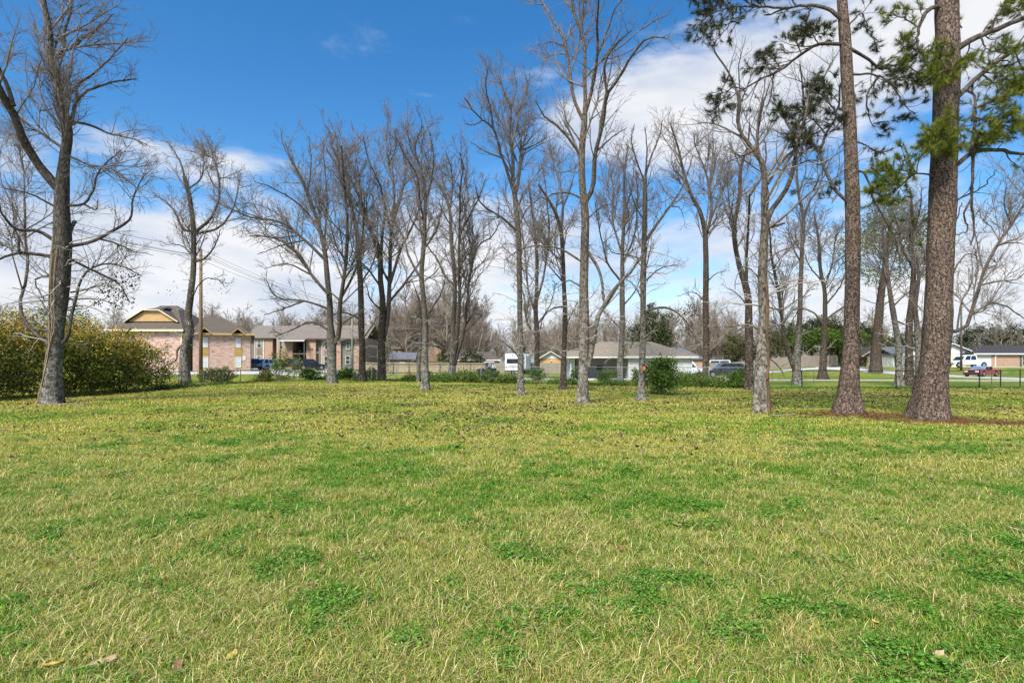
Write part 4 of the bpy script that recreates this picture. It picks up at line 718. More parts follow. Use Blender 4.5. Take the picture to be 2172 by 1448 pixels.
def pine(name, label, base, trunk, limbs, seed, pal, flare=.35):
    r = np.random.default_rng(seed); D = hit(*base); X = PX(base[0], D); B0 = np.array((X, D, g1(X, D))); ppm = F / D; root = thing(name, label, 'tree', B0)
    tp = np.array([P(x, y, D) - B0 for x, y, _ in trunk]); tp[0, 2] = -.15; tr = np.array([w_ / 2 / ppm for *_, w_ in trunk])
    tm, TP, TR = trunkmesh(tp, tr, 40, flare, seed, 'trunk', M['bark_pine'], .02); link('trunk', tm, root)
    lp, lr, fol, dens = [], [], [], []
    for (pts, w0, w1, amp, fd) in limbs:
        q = px_path(pts, D, B0, -.05, amp, 18, r, .02); lp.append(q); lr.append(np.linspace(w0, w1, 18) / 2 / ppm); fol.append(fd)
    lp, lr, fol = np.array(lp), np.array(lr), np.array(fol)
    parts = []; tv, tf, tcx = [], [], []; o = 0
    for i in range(len(lp)):
        fd = fol[i]
        if fd <= 0:
            p2, r2 = grow(lp[i:i + 1], lr[i:i + 1], 2.0, .2, .25, .2, .9, 50, 5, -.02, .2, .004, r, 24); parts.append(tubes(p2, r2, 4)); continue
        p2, r2 = grow(lp[i:i + 1], lr[i:i + 1], 8.5 * fd, .15, .42, .4, 1.5, 48, 6, .05, .17, .006, r, 130); p3, r3 = grow(p2, r2, 6.5 * fd ** .5, .15, .42, .18, .6, 42, 4, .10, .2, .004, r, 800)
        parts += [tubes(p2, r2, 5), tubes(p3, r3, 3)]
        c = np.concatenate([p3[:, -1], p3[:, -2], p2[:, -1], lp[i:i + 1, -1]]); d = np.concatenate([p3[:, -1] - p3[:, -2], p3[:, -1] - p3[:, -2], p2[:, -1] - p2[:, -2], lp[i:i + 1, -1] - lp[i:i + 1, -2]])
        V, Tt, C = tufts(c, norm(d) + [0, 0, .12], 24, .19, .0055, pal, r); tv.append(V); tf.append(Tt + o); tcx.append(C); o += len(V)
    for k in range(len(lp)): V, Fq = tubes(lp[k:k + 1], lr[k:k + 1], 8); link('limb', arrays_mesh('limb', V, [Fq], M['bark_limb'], smooth=True), root)
    V, Fs = merge(parts); tag(link('twigs', arrays_mesh('twigs', V, Fs, M['bark_limb']), root), kind='stuff')
    link('needles', arrays_mesh('needles', np.concatenate(tv), tf, M['needle'], np.concatenate(tcx)), root)
    TREES[name + str(seed)] = (root, D, B0, TP, TR, None); return root
pine('pine_tree', 'tall straight pine, the slimmer of the two large pines at the right', (1797, 875),
     [(1797, 878, 56), (1798, 860, 48), (1800, 830, 39), (1801, 806, 36), (1806, 724, 30), (1807, 660, 29), (1808, 619, 28), (1808, 442, 28), (1804, 309, 25), (1800, 221, 24), (1793, 88, 22), (1786, 0, 19), (1782, -150, 15), (1780, -330, 10), (1780, -480, 4)],
     [([(1786, 42), (1754, 18), (1709, 11), (1665, 20), (1625, 32)], 9, 3, .25, .35), ([(1665, 18), (1600, 14), (1550, 16), (1500, 35), (1478, 60)], 5, 1.5, -.1, 1.1), ([(1600, 14), (1560, -8), (1510, 0), (1475, 10)], 4, 1.5, .1, 1.3), ([(1560, 20), (1545, 55), (1520, 85), (1500, 95)], 3, 1, .2, .8), ([(1720, 12), (1710, 50), (1702, 75)], 4, 1.5, .3, .9), ([(1690, 14), (1670, -10), (1640, -20)], 4, 1.5, .2, 1.2),
      ([(1790, 94), (1736, 95), (1683, 128), (1630, 164), (1600, 175), (1577, 190), (1535, 215)], 8, 2, .35, .55), ([(1655, 146), (1640, 125), (1610, 110)], 3, 1.2, .1, 1.5), ([(1577, 190), (1555, 185), (1540, 200), (1515, 240)], 3, 1.2, .1, 1.5), ([(1736, 95), (1720, 70), (1695, 60)], 3, 1.2, -.2, 1.3), ([(1700, 115), (1690, 90), (1750, 70)], 3, 1.2, .2, 1.2),
      ([(1797, 428), (1771, 402), (1749, 358), (1740, 327), (1754, 283), (1776, 240), (1782, 180)], 7, 4, .3, .35), ([(1752, 285), (1720, 250), (1685, 235), (1660, 240)], 4, 1.5, .2, 1.9), ([(1775, 240), (1740, 200), (1720, 180)], 4, 1.5, .1, 2.0), ([(1742, 325), (1720, 300), (1680, 290)], 4, 1.5, -.2, 1.7), ([(1760, 280), (1780, 260), (1770, 230)], 3, 1.2, .2, 1.5), ([(1745, 350), (1720, 345), (1700, 330)], 3, 1.2, .3, .8), ([(1780, 410), (1765, 430), (1780, 400)], 2, 1, .3, .9),
      ([(1802, 102), (1840, 124), (1866, 146), (1906, 137), (1940, 150), (1965, 162)], 7, 1.5, .3, .8), ([(1803, 157), (1870, 164), (1901, 195), (1920, 225), (1940, 240)], 5, 1.5, -.2, .8), ([(1866, 160), (1840, 199), (1844, 248), (1853, 268)], 5, 1.5, .2, .55), ([(1853, 262), (1880, 258), (1905, 258)], 2.5, 1, .1, 1.2), ([(1900, 140), (1930, 120), (1950, 110)], 3, 1.2, .2, 1.3), ([(1880, 170), (1910, 165), (1960, 185)], 3, 1.2, -.1, 1.5), ([(1795, 60), (1830, 30), (1840, 70), (1860, 85)], 4, 1.2, .2, .9),
      ([(1818, 362), (1830, 365), (1840, 380), (1853, 424), (1879, 469), (1901, 513), (1910, 575)], 5, 1.5, .1, 0), ([(1815, 300), (1840, 310), (1860, 325)], 4, 1.2, .2, .9),
      ([(1783, -80), (1720, -100), (1640, -90)], 7, 2, .4, .7), ([(1784, -120), (1850, -150), (1910, -130)], 7, 2, -.4, .7), ([(1781, -250), (1730, -290), (1690, -300)], 5, 2, .3, .8), ([(1781, -300), (1830, -340), (1860, -360)], 5, 2, -.3, .8), ([(1780, -420), (1760, -470), (1750, -500)], 4, 1.5, .2, 1), ([(1780, -430), (1805, -480), (1810, -520)], 4, 1.5, -.2, 1)],
     5, PINE_A)
pine('pine_tree', 'thickest pine at the right with plated bark and bright green lower boughs', (1970, 886),
     [(1970, 890, 76), (1972, 870, 66), (1976, 827, 59), (1980, 790, 54), (1985, 744, 51), (1989, 661, 51), (1991, 619, 48), (1995, 530, 48), (1999, 442, 49), (2002, 350, 48), (2005, 265, 47), (2009, 133, 44), (2008, 0, 41), (2006, -150, 34), (2004, -320, 24), (2002, -470, 14), (2002, -600, 5)],
     [([(2014, 112), (2040, 98), (2061, 84), (2105, 66), (2172, 40), (2260, 10)], 13, 6, .1, .45), ([(2022, 215), (2045, 192), (2069, 168), (2114, 133), (2172, 93), (2260, 50)], 11, 6, .3, .5), ([(2014, 362), (2035, 345), (2056, 327), (2105, 318), (2172, 327), (2230, 330)], 11, 5, .2, .3), ([(2061, 330), (2064, 287), (2069, 240), (2062, 180)], 7, 4, .1, .35),
      ([(2063, 290), (2063, 376), (2060, 430), (2066, 486), (2058, 520)], 7, 3, .1, 0), ([(2062, 420), (2045, 450), (2050, 490), (2020, 500)], 5, 2, .1, 0), ([(2000, 12), (1970, 20), (1955, 44), (1946, 88), (1959, 119)], 10, 3, -.2, .55), ([(1950, 60), (1920, 40), (1895, 30)], 4, 1.5, .1, 1.2), ([(1948, 85), (1930, 100), (1900, 85)], 4, 1.5, .2, 1.1), ([(1955, 110), (1975, 95), (1982, 120)], 3, 1.5, -.2, 1.3),
      ([(2040, 200), (2020, 165), (2000, 150), (1990, 165)], 4, 1.5, -.7, 1.9), ([(2066, 240), (2035, 270), (2005, 285), (1985, 295)], 5, 1.5, -.7, 2.2), ([(2069, 230), (2100, 215), (2140, 195), (2172, 190)], 5, 1.5, -.2, 2.2), ([(2067, 250), (2110, 260), (2150, 270), (2180, 262)], 5, 1.5, -.3, 2.8), ([(2066, 270), (2085, 295), (2120, 290)], 4, 1.5, -.4, 2.8), ([(2085, 160), (2110, 175), (2130, 165), (2150, 180)], 4, 1.5, .3, 1.4),
      ([(2105, 66), (2110, 40), (2140, 25), (2172, 15)], 4, 1.5, .2, 1.6), ([(2080, 78), (2095, 105), (2125, 110)], 4, 1.5, -.2, 1.3), ([(2150, 100), (2165, 140), (2185, 170)], 4, 1.5, .2, 1.3), ([(1976, 372), (1950, 368), (1920, 378), (1880, 395), (1862, 412)], 4, 1.2, -.6, 1.5), ([(1940, 372), (1915, 360), (1885, 365)], 3, 1.2, -.3, 1.6), ([(2040, 60), (2030, 40), (2030, 20)], 3, 1.5, .1, .5),
      ([(1990, 600), (1965, 560), (1950, 500), (1930, 470)], 5, 1.5, .4, .25), ([(2010, 500), (2000, 495), (2020, 480), (2040, 430)], 4, 2, -.3, 0), ([(2010, 610), (2025, 575), (2050, 540), (2085, 545)], 4, 1.5, .4, 0), ([(2012, 450), (2030, 425), (2080, 400), (2115, 360)], 5, 1.5, .5, .0),
      ([(2006, -90), (2080, -130), (2170, -140)], 12, 3, -.3, .6), ([(2006, -130), (1930, -180), (1860, -170)], 12, 3, .3, .6), ([(2005, -280), (2070, -330), (2130, -340)], 9, 3, .3, .7), ([(2004, -330), (1950, -390), (1900, -400)], 9, 3, -.3, .7), ([(2002, -480), (2030, -540), (2045, -580)], 6, 2, .2, 1), ([(2002, -500), (1980, -560), (1965, -590)], 6, 2, -.2, 1)],
     6, PINE_B, .28)
# ------------------------------------------------------------------ shrubs, hedge, ivy, far trees
HED = [(.085, .13, .022), (.14, .18, .028), (.24, .25, .035), (.42, .35, .05), (.60, .43, .065), (.60, .31, .05), (.13, .08, .03), (.05, .075, .018)]
def hedgecol(warm):
    def f(z, u, r):
        top = np.clip((z - .45) * 1.9 * warm, 0, 1); a = u + r.normal(0, .12, len(u))
        return np.where(a < top * .75, 3 + np.floor(np.clip(a / (top * .75 + 1e-6), 0, .99) * 3), np.where(a > .93, 6, np.floor(np.clip((a - top * .75) / (1 - top * .75 + 1e-6), 0, .99) * 3.2) % 3))
    return f
HL = [(-25.0, 25.2, 2.3, 4.6, 1.0, 'yellow tinged evergreen shrub at the far left edge behind the vine clad tree'), (-24.2, 28.3, 2.2, 4.4, 1.15, 'tall golden topped evergreen shrub seen right of the vine clad trunk'),
      (-24.0, 31.4, 2.1, 4.1, .95, 'dense green and yellow shrub, third along the left hedge row'), (-23.9, 34.2, 2.0, 3.9, .75, 'dark shrub with reddish brown leaves near the end of the left hedge'), (-23.9, 37.0, 1.8, 3.5, .45, 'thin open shrub at the far end of the left hedge by the brick gable house'),
      (-26.5, 22.5, 2.4, 5.0, 1.2, 'golden shrub filling the left frame edge of the hedge')]
for i, (x, y, rr_, h, warm, lab) in enumerate(HL):
    n = 15000 if i < 4 else 7000
    shrub('evergreen_shrub', lab, (x, y, 0), [(0, 0, h * .42, rr_, rr_ * .95, h * .42), (.3, -.3, h * .72, rr_ * .75, rr_ * .7, h * .28), (-.6, .3, h * .62, rr_ * .8, rr_ * .7, h * .32), (.7, -.4, h * .24, rr_ * .8, rr_ * .8, h * .25), (-.5, -.8, h * .3, rr_ * .7, rr_ * .5, h * .3)],
          n, .062, HED, 200 + i, 'hedge along the left fence', hcol=hedgecol(warm), shell=.35, spread=.17, long=1.15)
IV = [(.06, .13, .02), (.095, .18, .03), (.14, .25, .035), (.045, .09, .018), (.20, .25, .045)]; IVD = IV + [(.20, .14, .05), (.14, .10, .05)]
def fpos(x): # the back fence line, left corner to right corner
    return 58.5 - (x + 19.2) * 0.578
# fence-line shrubs: photo x, top y, half width px, label
def fshrub(x, ybase, ytop, hwp, lab, n, seed, pal=IV, size=.06, name='shrub', shell=.3, spread=.2, D=None, stems=9, group=None):
    D = D or hit(x, ybase); X = PX(x, D); z = g1(X, D); ppm = F / D; h = EYE - (ytop - HY) / ppm - z; rx = hwp / ppm
    return shrub(name, lab, (X, D, z), [(0, 0, h * .45, rx, rx * .8, h * .47), (rx * .3, 0, h * .7, rx * .6, rx * .6, h * .3), (-rx * .35, .1, h * .6, rx * .6, rx * .6, h * .36)], n, size, pal, seed, group, stems=stems, shell=shell, spread=spread)
fshrub(1402, 838, 754, 36, 'rounded glossy green bush growing alone in front of the white house', 9000, 301, IV + [(.05, .09, .02)], .05)
fshrub(460, 814, 779, 38, 'clipped looking green shrub on the fence just right of the utility pole', 3600, 302, IVD, .07)
fshrub(563, 811, 783, 20, 'small ragged bush on the fence left of the parked cars', 1500, 303, IVD, .07, shell=.1)
fshrub(593, 810, 735, 24, 'tall loose green sapling on the fence line in front of the parked cars', 1400, 304, IV + [(.24, .26, .05), (.3, .22, .05)], .075, 'sapling', .1, .22)
fshrub(625, 808, 752, 26, 'open leafy sapling with yellowish leaves right of the tallest fence sapling', 700, 305, IV + [(.26, .26, .05), (.32, .22, .05)], .075, 'sapling', .1, .25)
fshrub(663, 807, 779, 28, 'bright green bush left of the wide forked tree foot', 2400, 306, IV, .075)
fshrub(733, 807, 779, 20, 'dark mounded bush right of the wide forked tree foot', 2200, 307, IV, .075)
fshrub(756, 806, 788, 18, 'low light green bush by the leaning thin trunk', 1300, 308, IV, .075)
fshrub(788, 807, 780, 18, 'leafy bush between the two trunks before the board fence', 1700, 309, IVD, .075)
fshrub(1140, 808, 779, 22, 'ivy covered bush just right of the camper trailer', 2200, 310, IV, .07)
fshrub(1222, 813, 780, 13, 'ivy column on the wire fence left of the rough barked trunk', 1400, 311, IV, .06)
fshrub(1290, 815, 783, 24, 'ivy swag over the fence before the shaded porch', 2600, 312, IV, .06)
fshrub(1352, 815, 778, 16, 'thin leafy bush behind the orange tagged trunk', 1300, 313, IV, .06)
fshrub(1470, 820, 788, 32, 'dense dark green bush below the white pickup nose', 3600, 314, IV, .06)
fshrub(1520, 822, 800, 20, 'low green bush in front of the parked dark car', 1700, 315, IV, .06)
fshrub(1568, 825, 783, 20, 'dark leafy bush against the left side of the forked dark trunk', 2600, 316, IV, .06)
fshrub(1443, 812, 780, 9, 'tiny reddish sapling before the white siding', 260, 317, [(.2, .14, .05), (.12, .13, .03), (.26, .12, .05)], .06, 'sapling', .1, .2)
fshrub(1040, 812, 783, 24, 'green bush in front of the off road buggy', 2300, 318, IV, .07)
fshrub(905, 809, 787, 16, 'bush of green ivy right of the pale straight trunk', 1500, 319, IV, .07)
fshrub(990, 810, 786, 16, 'small green bush right of the three stemmed tree', 1400, 320, IV, .07)
# ivy and weeds massed along the fence foot
n = 60000; x = RNG.uniform(-20.5, 17.0, n); q = fbm(x * .55, x * 0 + 3.3, 5, 3); yy = np.where(x < 16.2, fpos(x), 38.3) + RNG.normal(0, .4, n) - .1; hh = np.clip(.1 + (q - .33) * 2.4, .14, .95) * (1 - .35 * (x > 15)); z = gz(x, yy) + np.abs(RNG.normal(0, .5, n)) * hh
nn = norm(RNG.normal(0, 1, (n, 3)) + [0, -.3, .5]); u = norm(np.cross(nn, RNG.normal(0, 1, (n, 3)))); v = np.cross(nn, u); s = (RNG.uniform(.035, .075, n) * (yy / 42))[:, None]; c = np.stack([x, yy, z + .02], -1)
V = np.stack([c - u * s, c - v * s * .6, c + u * s, c + v * s * .6], 1).reshape(-1, 3); pk = (fbm(x * .9 + 7, yy * .9, 15, 3) * 7 + RNG.normal(0, .8, n)).astype(int) % len(IVD)
tag(link('ivy', arrays_mesh('ivy', V, [np.arange(n)[:, None] * 4 + np.array([0, 1, 2, 3])], M['leaf'], np.repeat(np.array(IVD)[pk] * RNG.uniform(.6, 1.35, (n, 1)), 4, 0))), 'trailing ivy and weeds massed along the foot of the back fence', 'ivy', kind='stuff')
n = 9000; y = RNG.uniform(37, 58, n); x = -22.9 + RNG.normal(0, .3, n); q = fbm(y * .5, y * 0, 8, 3); z = gz(x, y) + np.abs(RNG.normal(0, .5, n)) * np.clip(.1 + (q - .35) * 1.6, .08, .7)
c = np.stack([x, y, z + .02], -1); nn = norm(RNG.normal(0, 1, (n, 3))); u = norm(np.cross(nn, RNG.normal(0, 1, (n, 3)))); v = np.cross(nn, u); s = RNG.uniform(.035, .075, n)[:, None]
V = np.stack([c - u * s, c - v * s * .5, c + u * s, c + v * s * .5], 1).reshape(-1, 3)
tag(link('weeds', arrays_mesh('weeds', V, [np.arange(n)[:, None] * 4 + np.array([0, 1, 2, 3])], M['leaf'], np.repeat(np.array(IVD)[RNG.integers(0, len(IVD), n)] * RNG.uniform(.6, 1.3, (n, 1)), 4, 0))), 'straggling weeds along the left wire fence', 'weeds', kind='stuff')
# weeds at the foot of the black fence: low green fringe
n = 9000; x = RNG.uniform(17, 44, n); y = 38 + RNG.normal(0, .5, n) + .8 * RNG.random(n); s = RNG.uniform(.03, .06, n)[:, None]; c = np.stack([x, y, gz(x, y) + np.abs(RNG.normal(0, .06, n)) + .02], -1); nn = norm(RNG.normal(0, 1, (n, 3))); u = norm(np.cross(nn, RNG.normal(0, 1, (n, 3)))); v = np.cross(nn, u)
V = np.stack([c - u * s, c - v * s * .4, c + u * s, c + v * s * .4], 1).reshape(-1, 3)
tag(link('verge_weeds', arrays_mesh('verge_weeds', V, [np.arange(n)[:, None] * 4 + np.array([0, 1, 2, 3])], M['leaf'], np.repeat(np.array(IV[:3] + [(.10, .22, .03)])[RNG.integers(0, 4, n)] * RNG.uniform(.6, 1.3, (n, 1)), 4, 0))), 'lush green fringe of weeds under the black fence', 'weeds', kind='stuff')

# evergreen and olive trees farther off
def crown_tree(name, label, x, ybase, D, blobs, n, size, pal, seed, trunk_r=.25, cat='tree', flat=0.0, hgt=None, lean=0.0, shell=.4, spread=.13, group=None):
    X = PX(x, D); z = g1(X, D); root = thing(name, label, cat, (X, D, z), 0, group); V, Fs, C = leafcloud(blobs, n, size, pal, seed, 26, spread, shell, flat)
    link('crown', arrays_mesh('crown', V, Fs, M['leaf'], C), root); r = np.random.default_rng(seed); b = np.array(blobs); top = hgt or float((b[:, 2]).max())
    tp = np.array([(0, 0, -.1), (lean * .1, 0, top * .25), (lean * .35, 0, top * .5), (lean, 0, top)]); tm, TP, TR = trunkmesh(tp, np.array([trunk_r * 1.2, trunk_r, trunk_r * .8, trunk_r * .3]), 10, .4, seed, 'trunk', M['bark_brown']); link('trunk', tm, root)
    pp = TP[np.linspace(12, 45, 14).astype(int)][None]; pr = TR[np.linspace(12, 45, 14).astype(int)][None]; p2, r2 = grow(pp, pr, 2.2, .05, .5, 1.2, 5, 55, 8, .12, .12, .03, r, 26); p3, r3 = grow(p2, r2, 1.2, .2, .4, .6, 2.4, 42, 5, .1, .15, .018, r, 160)
    V, Fs = merge([tubes(p2, r2, 5), tubes(p3, r3, 3)]); link('limbs', arrays_mesh('limbs', V, Fs, M['bark_limb']), root); return root
CED = [(.035, .06, .016), (.05, .08, .02), (.07, .095, .025), (.03, .045, .014), (.11, .11, .035)]; OAK = [(.08, .13, .02), (.11, .17, .025), (.14, .20, .03), (.05, .085, .016)]; OLI = [(.10, .11, .035), (.14, .14, .045), (.08, .09, .03), (.17, .16, .06)]; DKG = [(.04, .055, .022), (.055, .07, .028), (.075, .085, .035), (.03, .042, .018)]
crown_tree('cedar_tree', 'dark green cedar rising behind the white house roof', 1385, 790, 82, [(0, 0, 4.5, 3.0, 3.0, 3.2), (.4, 0, 7.5, 2.4, 2.4, 2.2), (-2.6, 0, 5.6, 1.9, 2, 2), (-.2, 0, 9.3, 1.2, 1.2, 1.4), (1.6, 0, 6.2, 1.4, 1.6, 1.6)], 9000, .14, CED, 401, spread=.16)
crown_tree('live_oak_tree', 'broad bright green oak behind the grey board fence, right of the V forked trunk', 1722, 785, 118, [(0, 0, 5.2, 4.2, 3.5, 2.6), (2.5, 0, 6.0, 3.4, 3, 2.2), (-2.5, 0, 5.0, 3.2, 3, 2.2)], 9000, .2, OAK, 402, .35)
crown_tree('live_oak_tree', 'green oak showing just left of the slimmer pine trunk', 1778, 785, 121, [(0, 0, 5.0, 3.8, 3.5, 3.0), (1.8, 0, 6.4, 3.2, 3, 2.2), (-1, 0, 3.5, 3, 3, 1.6)], 8000, .2, OAK, 403, .35)
crown_tree('oak_tree', 'dark olive oak spreading behind the V forked trunk', 1672, 788, 122, [(0, 0, 5.5, 4.6, 3.5, 3.4), (-2.5, 0, 4.4, 3.4, 3, 2.6), (2, 0, 7.6, 3, 3, 2)], 8000, .2, OLI + OAK[3:] + DKG[:2], 404, .3)
crown_tree('oak_tree', 'tall dark crown rising over the green oaks', 1745, 785, 140, [(0, 0, 9.5, 4.6, 3.5, 3.0), (3, 0, 8.0, 3.8, 3, 2.6)], 6000, .22, DKG + OLI[:1], 405, .3)
crown_tree('evergreen_tree', 'dull green tree over the red brick house roof', 1835, 778, 135, [(0, 0, 6, 4.5, 4, 3.5), (4, 0, 4.8, 3.4, 3, 2.8), (-2, 0, 8.5, 3, 3, 2.4)], 7000, .22, OAK[:1] + DKG + OLI[:2], 406, .35)
crown_tree('evergreen_tree', 'dark tree mass between the white gable house and the right brick house', 2085, 778, 142, [(0, 0, 6.0, 6.0, 4, 4.2), (5, 0, 5.2, 4.6, 4, 3.8), (-4.5, 0, 5.0, 4.4, 4, 3.4)], 8500, .24, DKG, 407, .4)
crown_tree('evergreen_tree', 'rounded dark tree at the far right behind the brick house', 2160, 778, 146, [(0, 0, 6.0, 5.0, 4, 4.4), (3.5, 0, 5.0, 4, 4, 3.6)], 6000, .24, DKG, 408, .4)
crown_tree('evergreen_tree', 'small olive tree behind the white porch gable', 1930, 778, 150, [(0, 0, 5.5, 5, 4, 4.2), (-4, 0, 4.6, 3.6, 3, 3)], 5000, .24, OLI + DKG, 409, .3)
crown_tree('olive_leafed_tree', 'leaning olive crowned tree seen between the two large pines', 1857, 795, 84, [(1.0, 0, 21.0, 3.6, 3.2, 2.8), (4.2, 0, 19.0, 3.0, 2.6, 3.0), (-2.8, 0, 18.4, 2.8, 2.6, 3.0), (2.4, 0, 24.0, 3.4, 2.6, 2.4), (6.6, 0, 21.6, 2.6, 2.2, 2.6), (4.6, 0, 15.0, 2.4, 2.0, 2.0), (-1.2, 0, 14.4, 2.2, 1.8, 1.8), (7.4, 0, 17.4, 2.0, 2.0, 1.8)], 13000, .15, OLI + [(.20, .21, .04), (.16, .19, .04)], 410, .62, lean=2.4, hgt=23, spread=.2, shell=.3)
crown_tree('evergreen_shrub_tree', 'small dark evergreen left of the camper by the board fence', 1000, 790, 112, [(0, 0, 2.4, 2.4, 2, 2.2), (1.8, 0, 1.8, 1.6, 1.5, 1.6)], 2200, .18, DKG + CED, 411, .12)
crown_tree('evergreen_tree', 'olive evergreen behind the slanting grey fence left of the pale trunk', 1560, 788, 116, [(0, 0, 4.2, 3.2, 3, 3.0), (2.6, 0, 3.6, 2.6, 2.4, 2.6)], 4200, .2, OLI + DKG[:2], 412, .25)
crown_tree('evergreen_shrub_tree', 'yellow green bush beside the far brick gable house', 948, 788, 118, [(0, 0, 2.6, 2.2, 2, 2.2)], 1800, .18, OAK + OLI, 413, .12)
crown_tree('evergreen_tree', 'dark leafy tree rising behind the left hedge top', 130, 790, 46, [(0, 0, 4.2, 2.4, 2.2, 2.4), (1.6, 0, 3.4, 1.8, 1.8, 2)], 4500, .09, HED[:3] + CED[:2], 414, .14)

# far bare woods: they read as one mass of grey twigs
wsrc = bpy.data.collections.new('wood_sources')
for k in range(6):
    r = np.random.default_rng(500 + k); h = 11 + k; tp = np.stack([np.cumsum(r.normal(0, .18, 14)), np.cumsum(r.normal(0, .18, 14)), np.linspace(-.2, h, 14)], -1)[None]; rr = np.linspace(.2, .05, 14)[None]
    p1, r1 = grow(tp, rr, 2.2, .15, .42, 2.6, 7.0, 52, 8, .13, .12, .04, r, 34); p2, r2 = grow(p1, r1, 2.0, .12, .45, .9, 2.8, 42, 5, .14, .15, .028, r, 300); p3, r3 = grow(p2, r2, 2.6, .1, .5, .6, 1.6, 40, 3, .1, .2, .024, r, 1700)
    V, Fs = merge([tubes(tp, rr, 6), tubes(p1, r1, 4), tubes(p2, r2, 3), tubes(p3, r3, 3)]); o = bpy.data.objects.new('wood_%d' % k, arrays_mesh('wood', V, Fs, M['twig_far'])); wsrc.objects.link(o)
pts = []; sc_w = []
def wood(x0, x1, d0, d1, n, s0, s1):
    for k in range(n):
        D = rnd.uniform(d0, d1); X = PX(rnd.uniform(x0, x1), D); pts.append((X, D, g1(X, D))); sc_w.append(rnd.uniform(s0, s1))
wood(-350, 460, 128, 170, 60, .65, .95); wood(440, 840, 132, 165, 80,   .7, 1.0); wood(820, 1010, 122, 160, 64, .65, 1.15); wood(980, 1230, 122, 175, 62, .5, .85); wood(1180, 1520, 112, 165, 84, .6, .95); wood(1480, 1660, 118, 165, 55, .5, .85); wood(1640, 2000, 150, 190, 30, .6, 1.0); wood(1960, 2600, 128, 180, 44, .6, .95); wood(850, 960, 116, 130, 12, .9, 1.3)
wood(-900, -200, 110, 170, 20, .8, 1.1)
m_ = len(pts); gn_scatter('distant_woods', np.array(pts), RNG.integers(0, 6, m_), np.array(sc_w), RNG.random(m_) * 6.283, wsrc, 'grey brown bare woods massed behind the houses', 'woods')
# low brush under the woods
br = []; n = 60000; D = RNG.uniform(112, 150, n); x = PX(RNG.uniform(-300, 2500, n), D); keep = fbm(x * .06, D * .08, 91, 3) > .36; x, D = x[keep], D[keep]; n = len(x); h = np.clip(fbm(x * .12, D * .12, 92, 3), .3, 1) * 8.5
c = np.stack([x, D, gz(x, D) + RNG.random(n) ** 1.3 * h], -1); u = norm(np.stack([RNG.normal(0, .4, n), RNG.normal(0, .4, n), np.ones(n)], -1)) * RNG.uniform(.5, 1.3, n)[:, None]; v = norm(np.cross(u, RNG.normal(0, 1, (n, 3)))) * .03
V = np.stack([c - v, c + v, c + u], 1).reshape(-1, 3); pal = np.array([(.20, .17, .12), (.16, .14, .10), (.24, .19, .13), (.13, .14, .06), (.10, .12, .05)])
tag(link('underbrush', arrays_mesh('underbrush', V, [np.arange(n * 3).reshape(n, 3)], M['litter'], np.repeat(pal[RNG.integers(0, 5, n)] * RNG.uniform(.7, 1.3, (n, 1)), 3, 0))), 'brown winter brush at the foot of the far woods', 'brush', kind='stuff')
# ------------------------------------------------------------------ buildings
M['brick_pink'] = brickmat('brick_pink', (.52, .36, .29), (.34, .17, .13), (.5, .45, .4)); M['brick_tan'] = brickmat('brick_tan', (.46, .29, .20), (.34, .19, .13), (.42, .36, .3), blot=.25); M['brick_red'] = brickmat('brick_red', (.36, .14, .09), (.27, .10, .07), (.35, .25, .2), blot=.2)
M['roof_brown'] = shingle('roof_brown', (.12, .098, .08)); M['roof_taupe'] = shingle('roof_taupe', (.20, .17, .145)); M['roof_dark'] = shingle('roof_dark', (.055, .05, .055)); M['roof_grey'] = shingle('roof_grey', (.25, .21, .16)); M['roof_slate'] = shingle('roof_slate', (.13, .13, .155))
M['ochre'] = plain('ochre', (.38, .25, .08), .8, .12, 2); M['orange_board'] = plain('orange_board', (.50, .32, .14), .8, .1, 2); M['cream'] = plain('cream', (.70, .62, .38), .8, .1, 2); M['taupe'] = plain('taupe', (.185, .165, .14), .85, .1, 2); M['white_paint'] = plain('white_paint', (.66, .65, .64), .6, .06, 2)
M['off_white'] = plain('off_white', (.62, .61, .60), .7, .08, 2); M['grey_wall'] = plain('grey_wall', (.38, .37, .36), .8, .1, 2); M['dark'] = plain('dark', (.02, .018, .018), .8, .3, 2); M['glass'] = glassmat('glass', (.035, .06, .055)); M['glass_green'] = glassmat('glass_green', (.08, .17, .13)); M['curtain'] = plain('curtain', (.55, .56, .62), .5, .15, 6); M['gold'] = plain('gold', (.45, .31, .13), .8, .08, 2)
M['wood_tan'] = plain('wood_tan', (.36, .29, .18), .9, .25, 3, stretch=(4, 4, .4)); M['wood_grey'] = plain('wood_grey', (.26, .22, .175), .9, .3, 3, stretch=(5, 5, .3)); M['wood_dark'] = plain('wood_dark', (.10, .085, .07), .9, .3, 3); M['pole'] = plain('pole', (.20, .13, .07), .9, .3, 6, stretch=(4, 4, .25), bmp=.3); M['pole_green'] = plain('pole_green', (.25, .235, .16), .9, .2, 4, stretch=(4, 4, .25))
M['galv'] = plain('galv', (.42, .43, .44), .45, .12, 4, metal=.6); M['galv_dark'] = plain('galv_dark', (.16, .14, .12), .6, .2, 4, metal=.3); M['black_metal'] = plain('black_metal', (.015, .015, .016), .5, .2, 4); M['wire'] = plain('wire', (.06, .06, .06), .6, .2, 4)

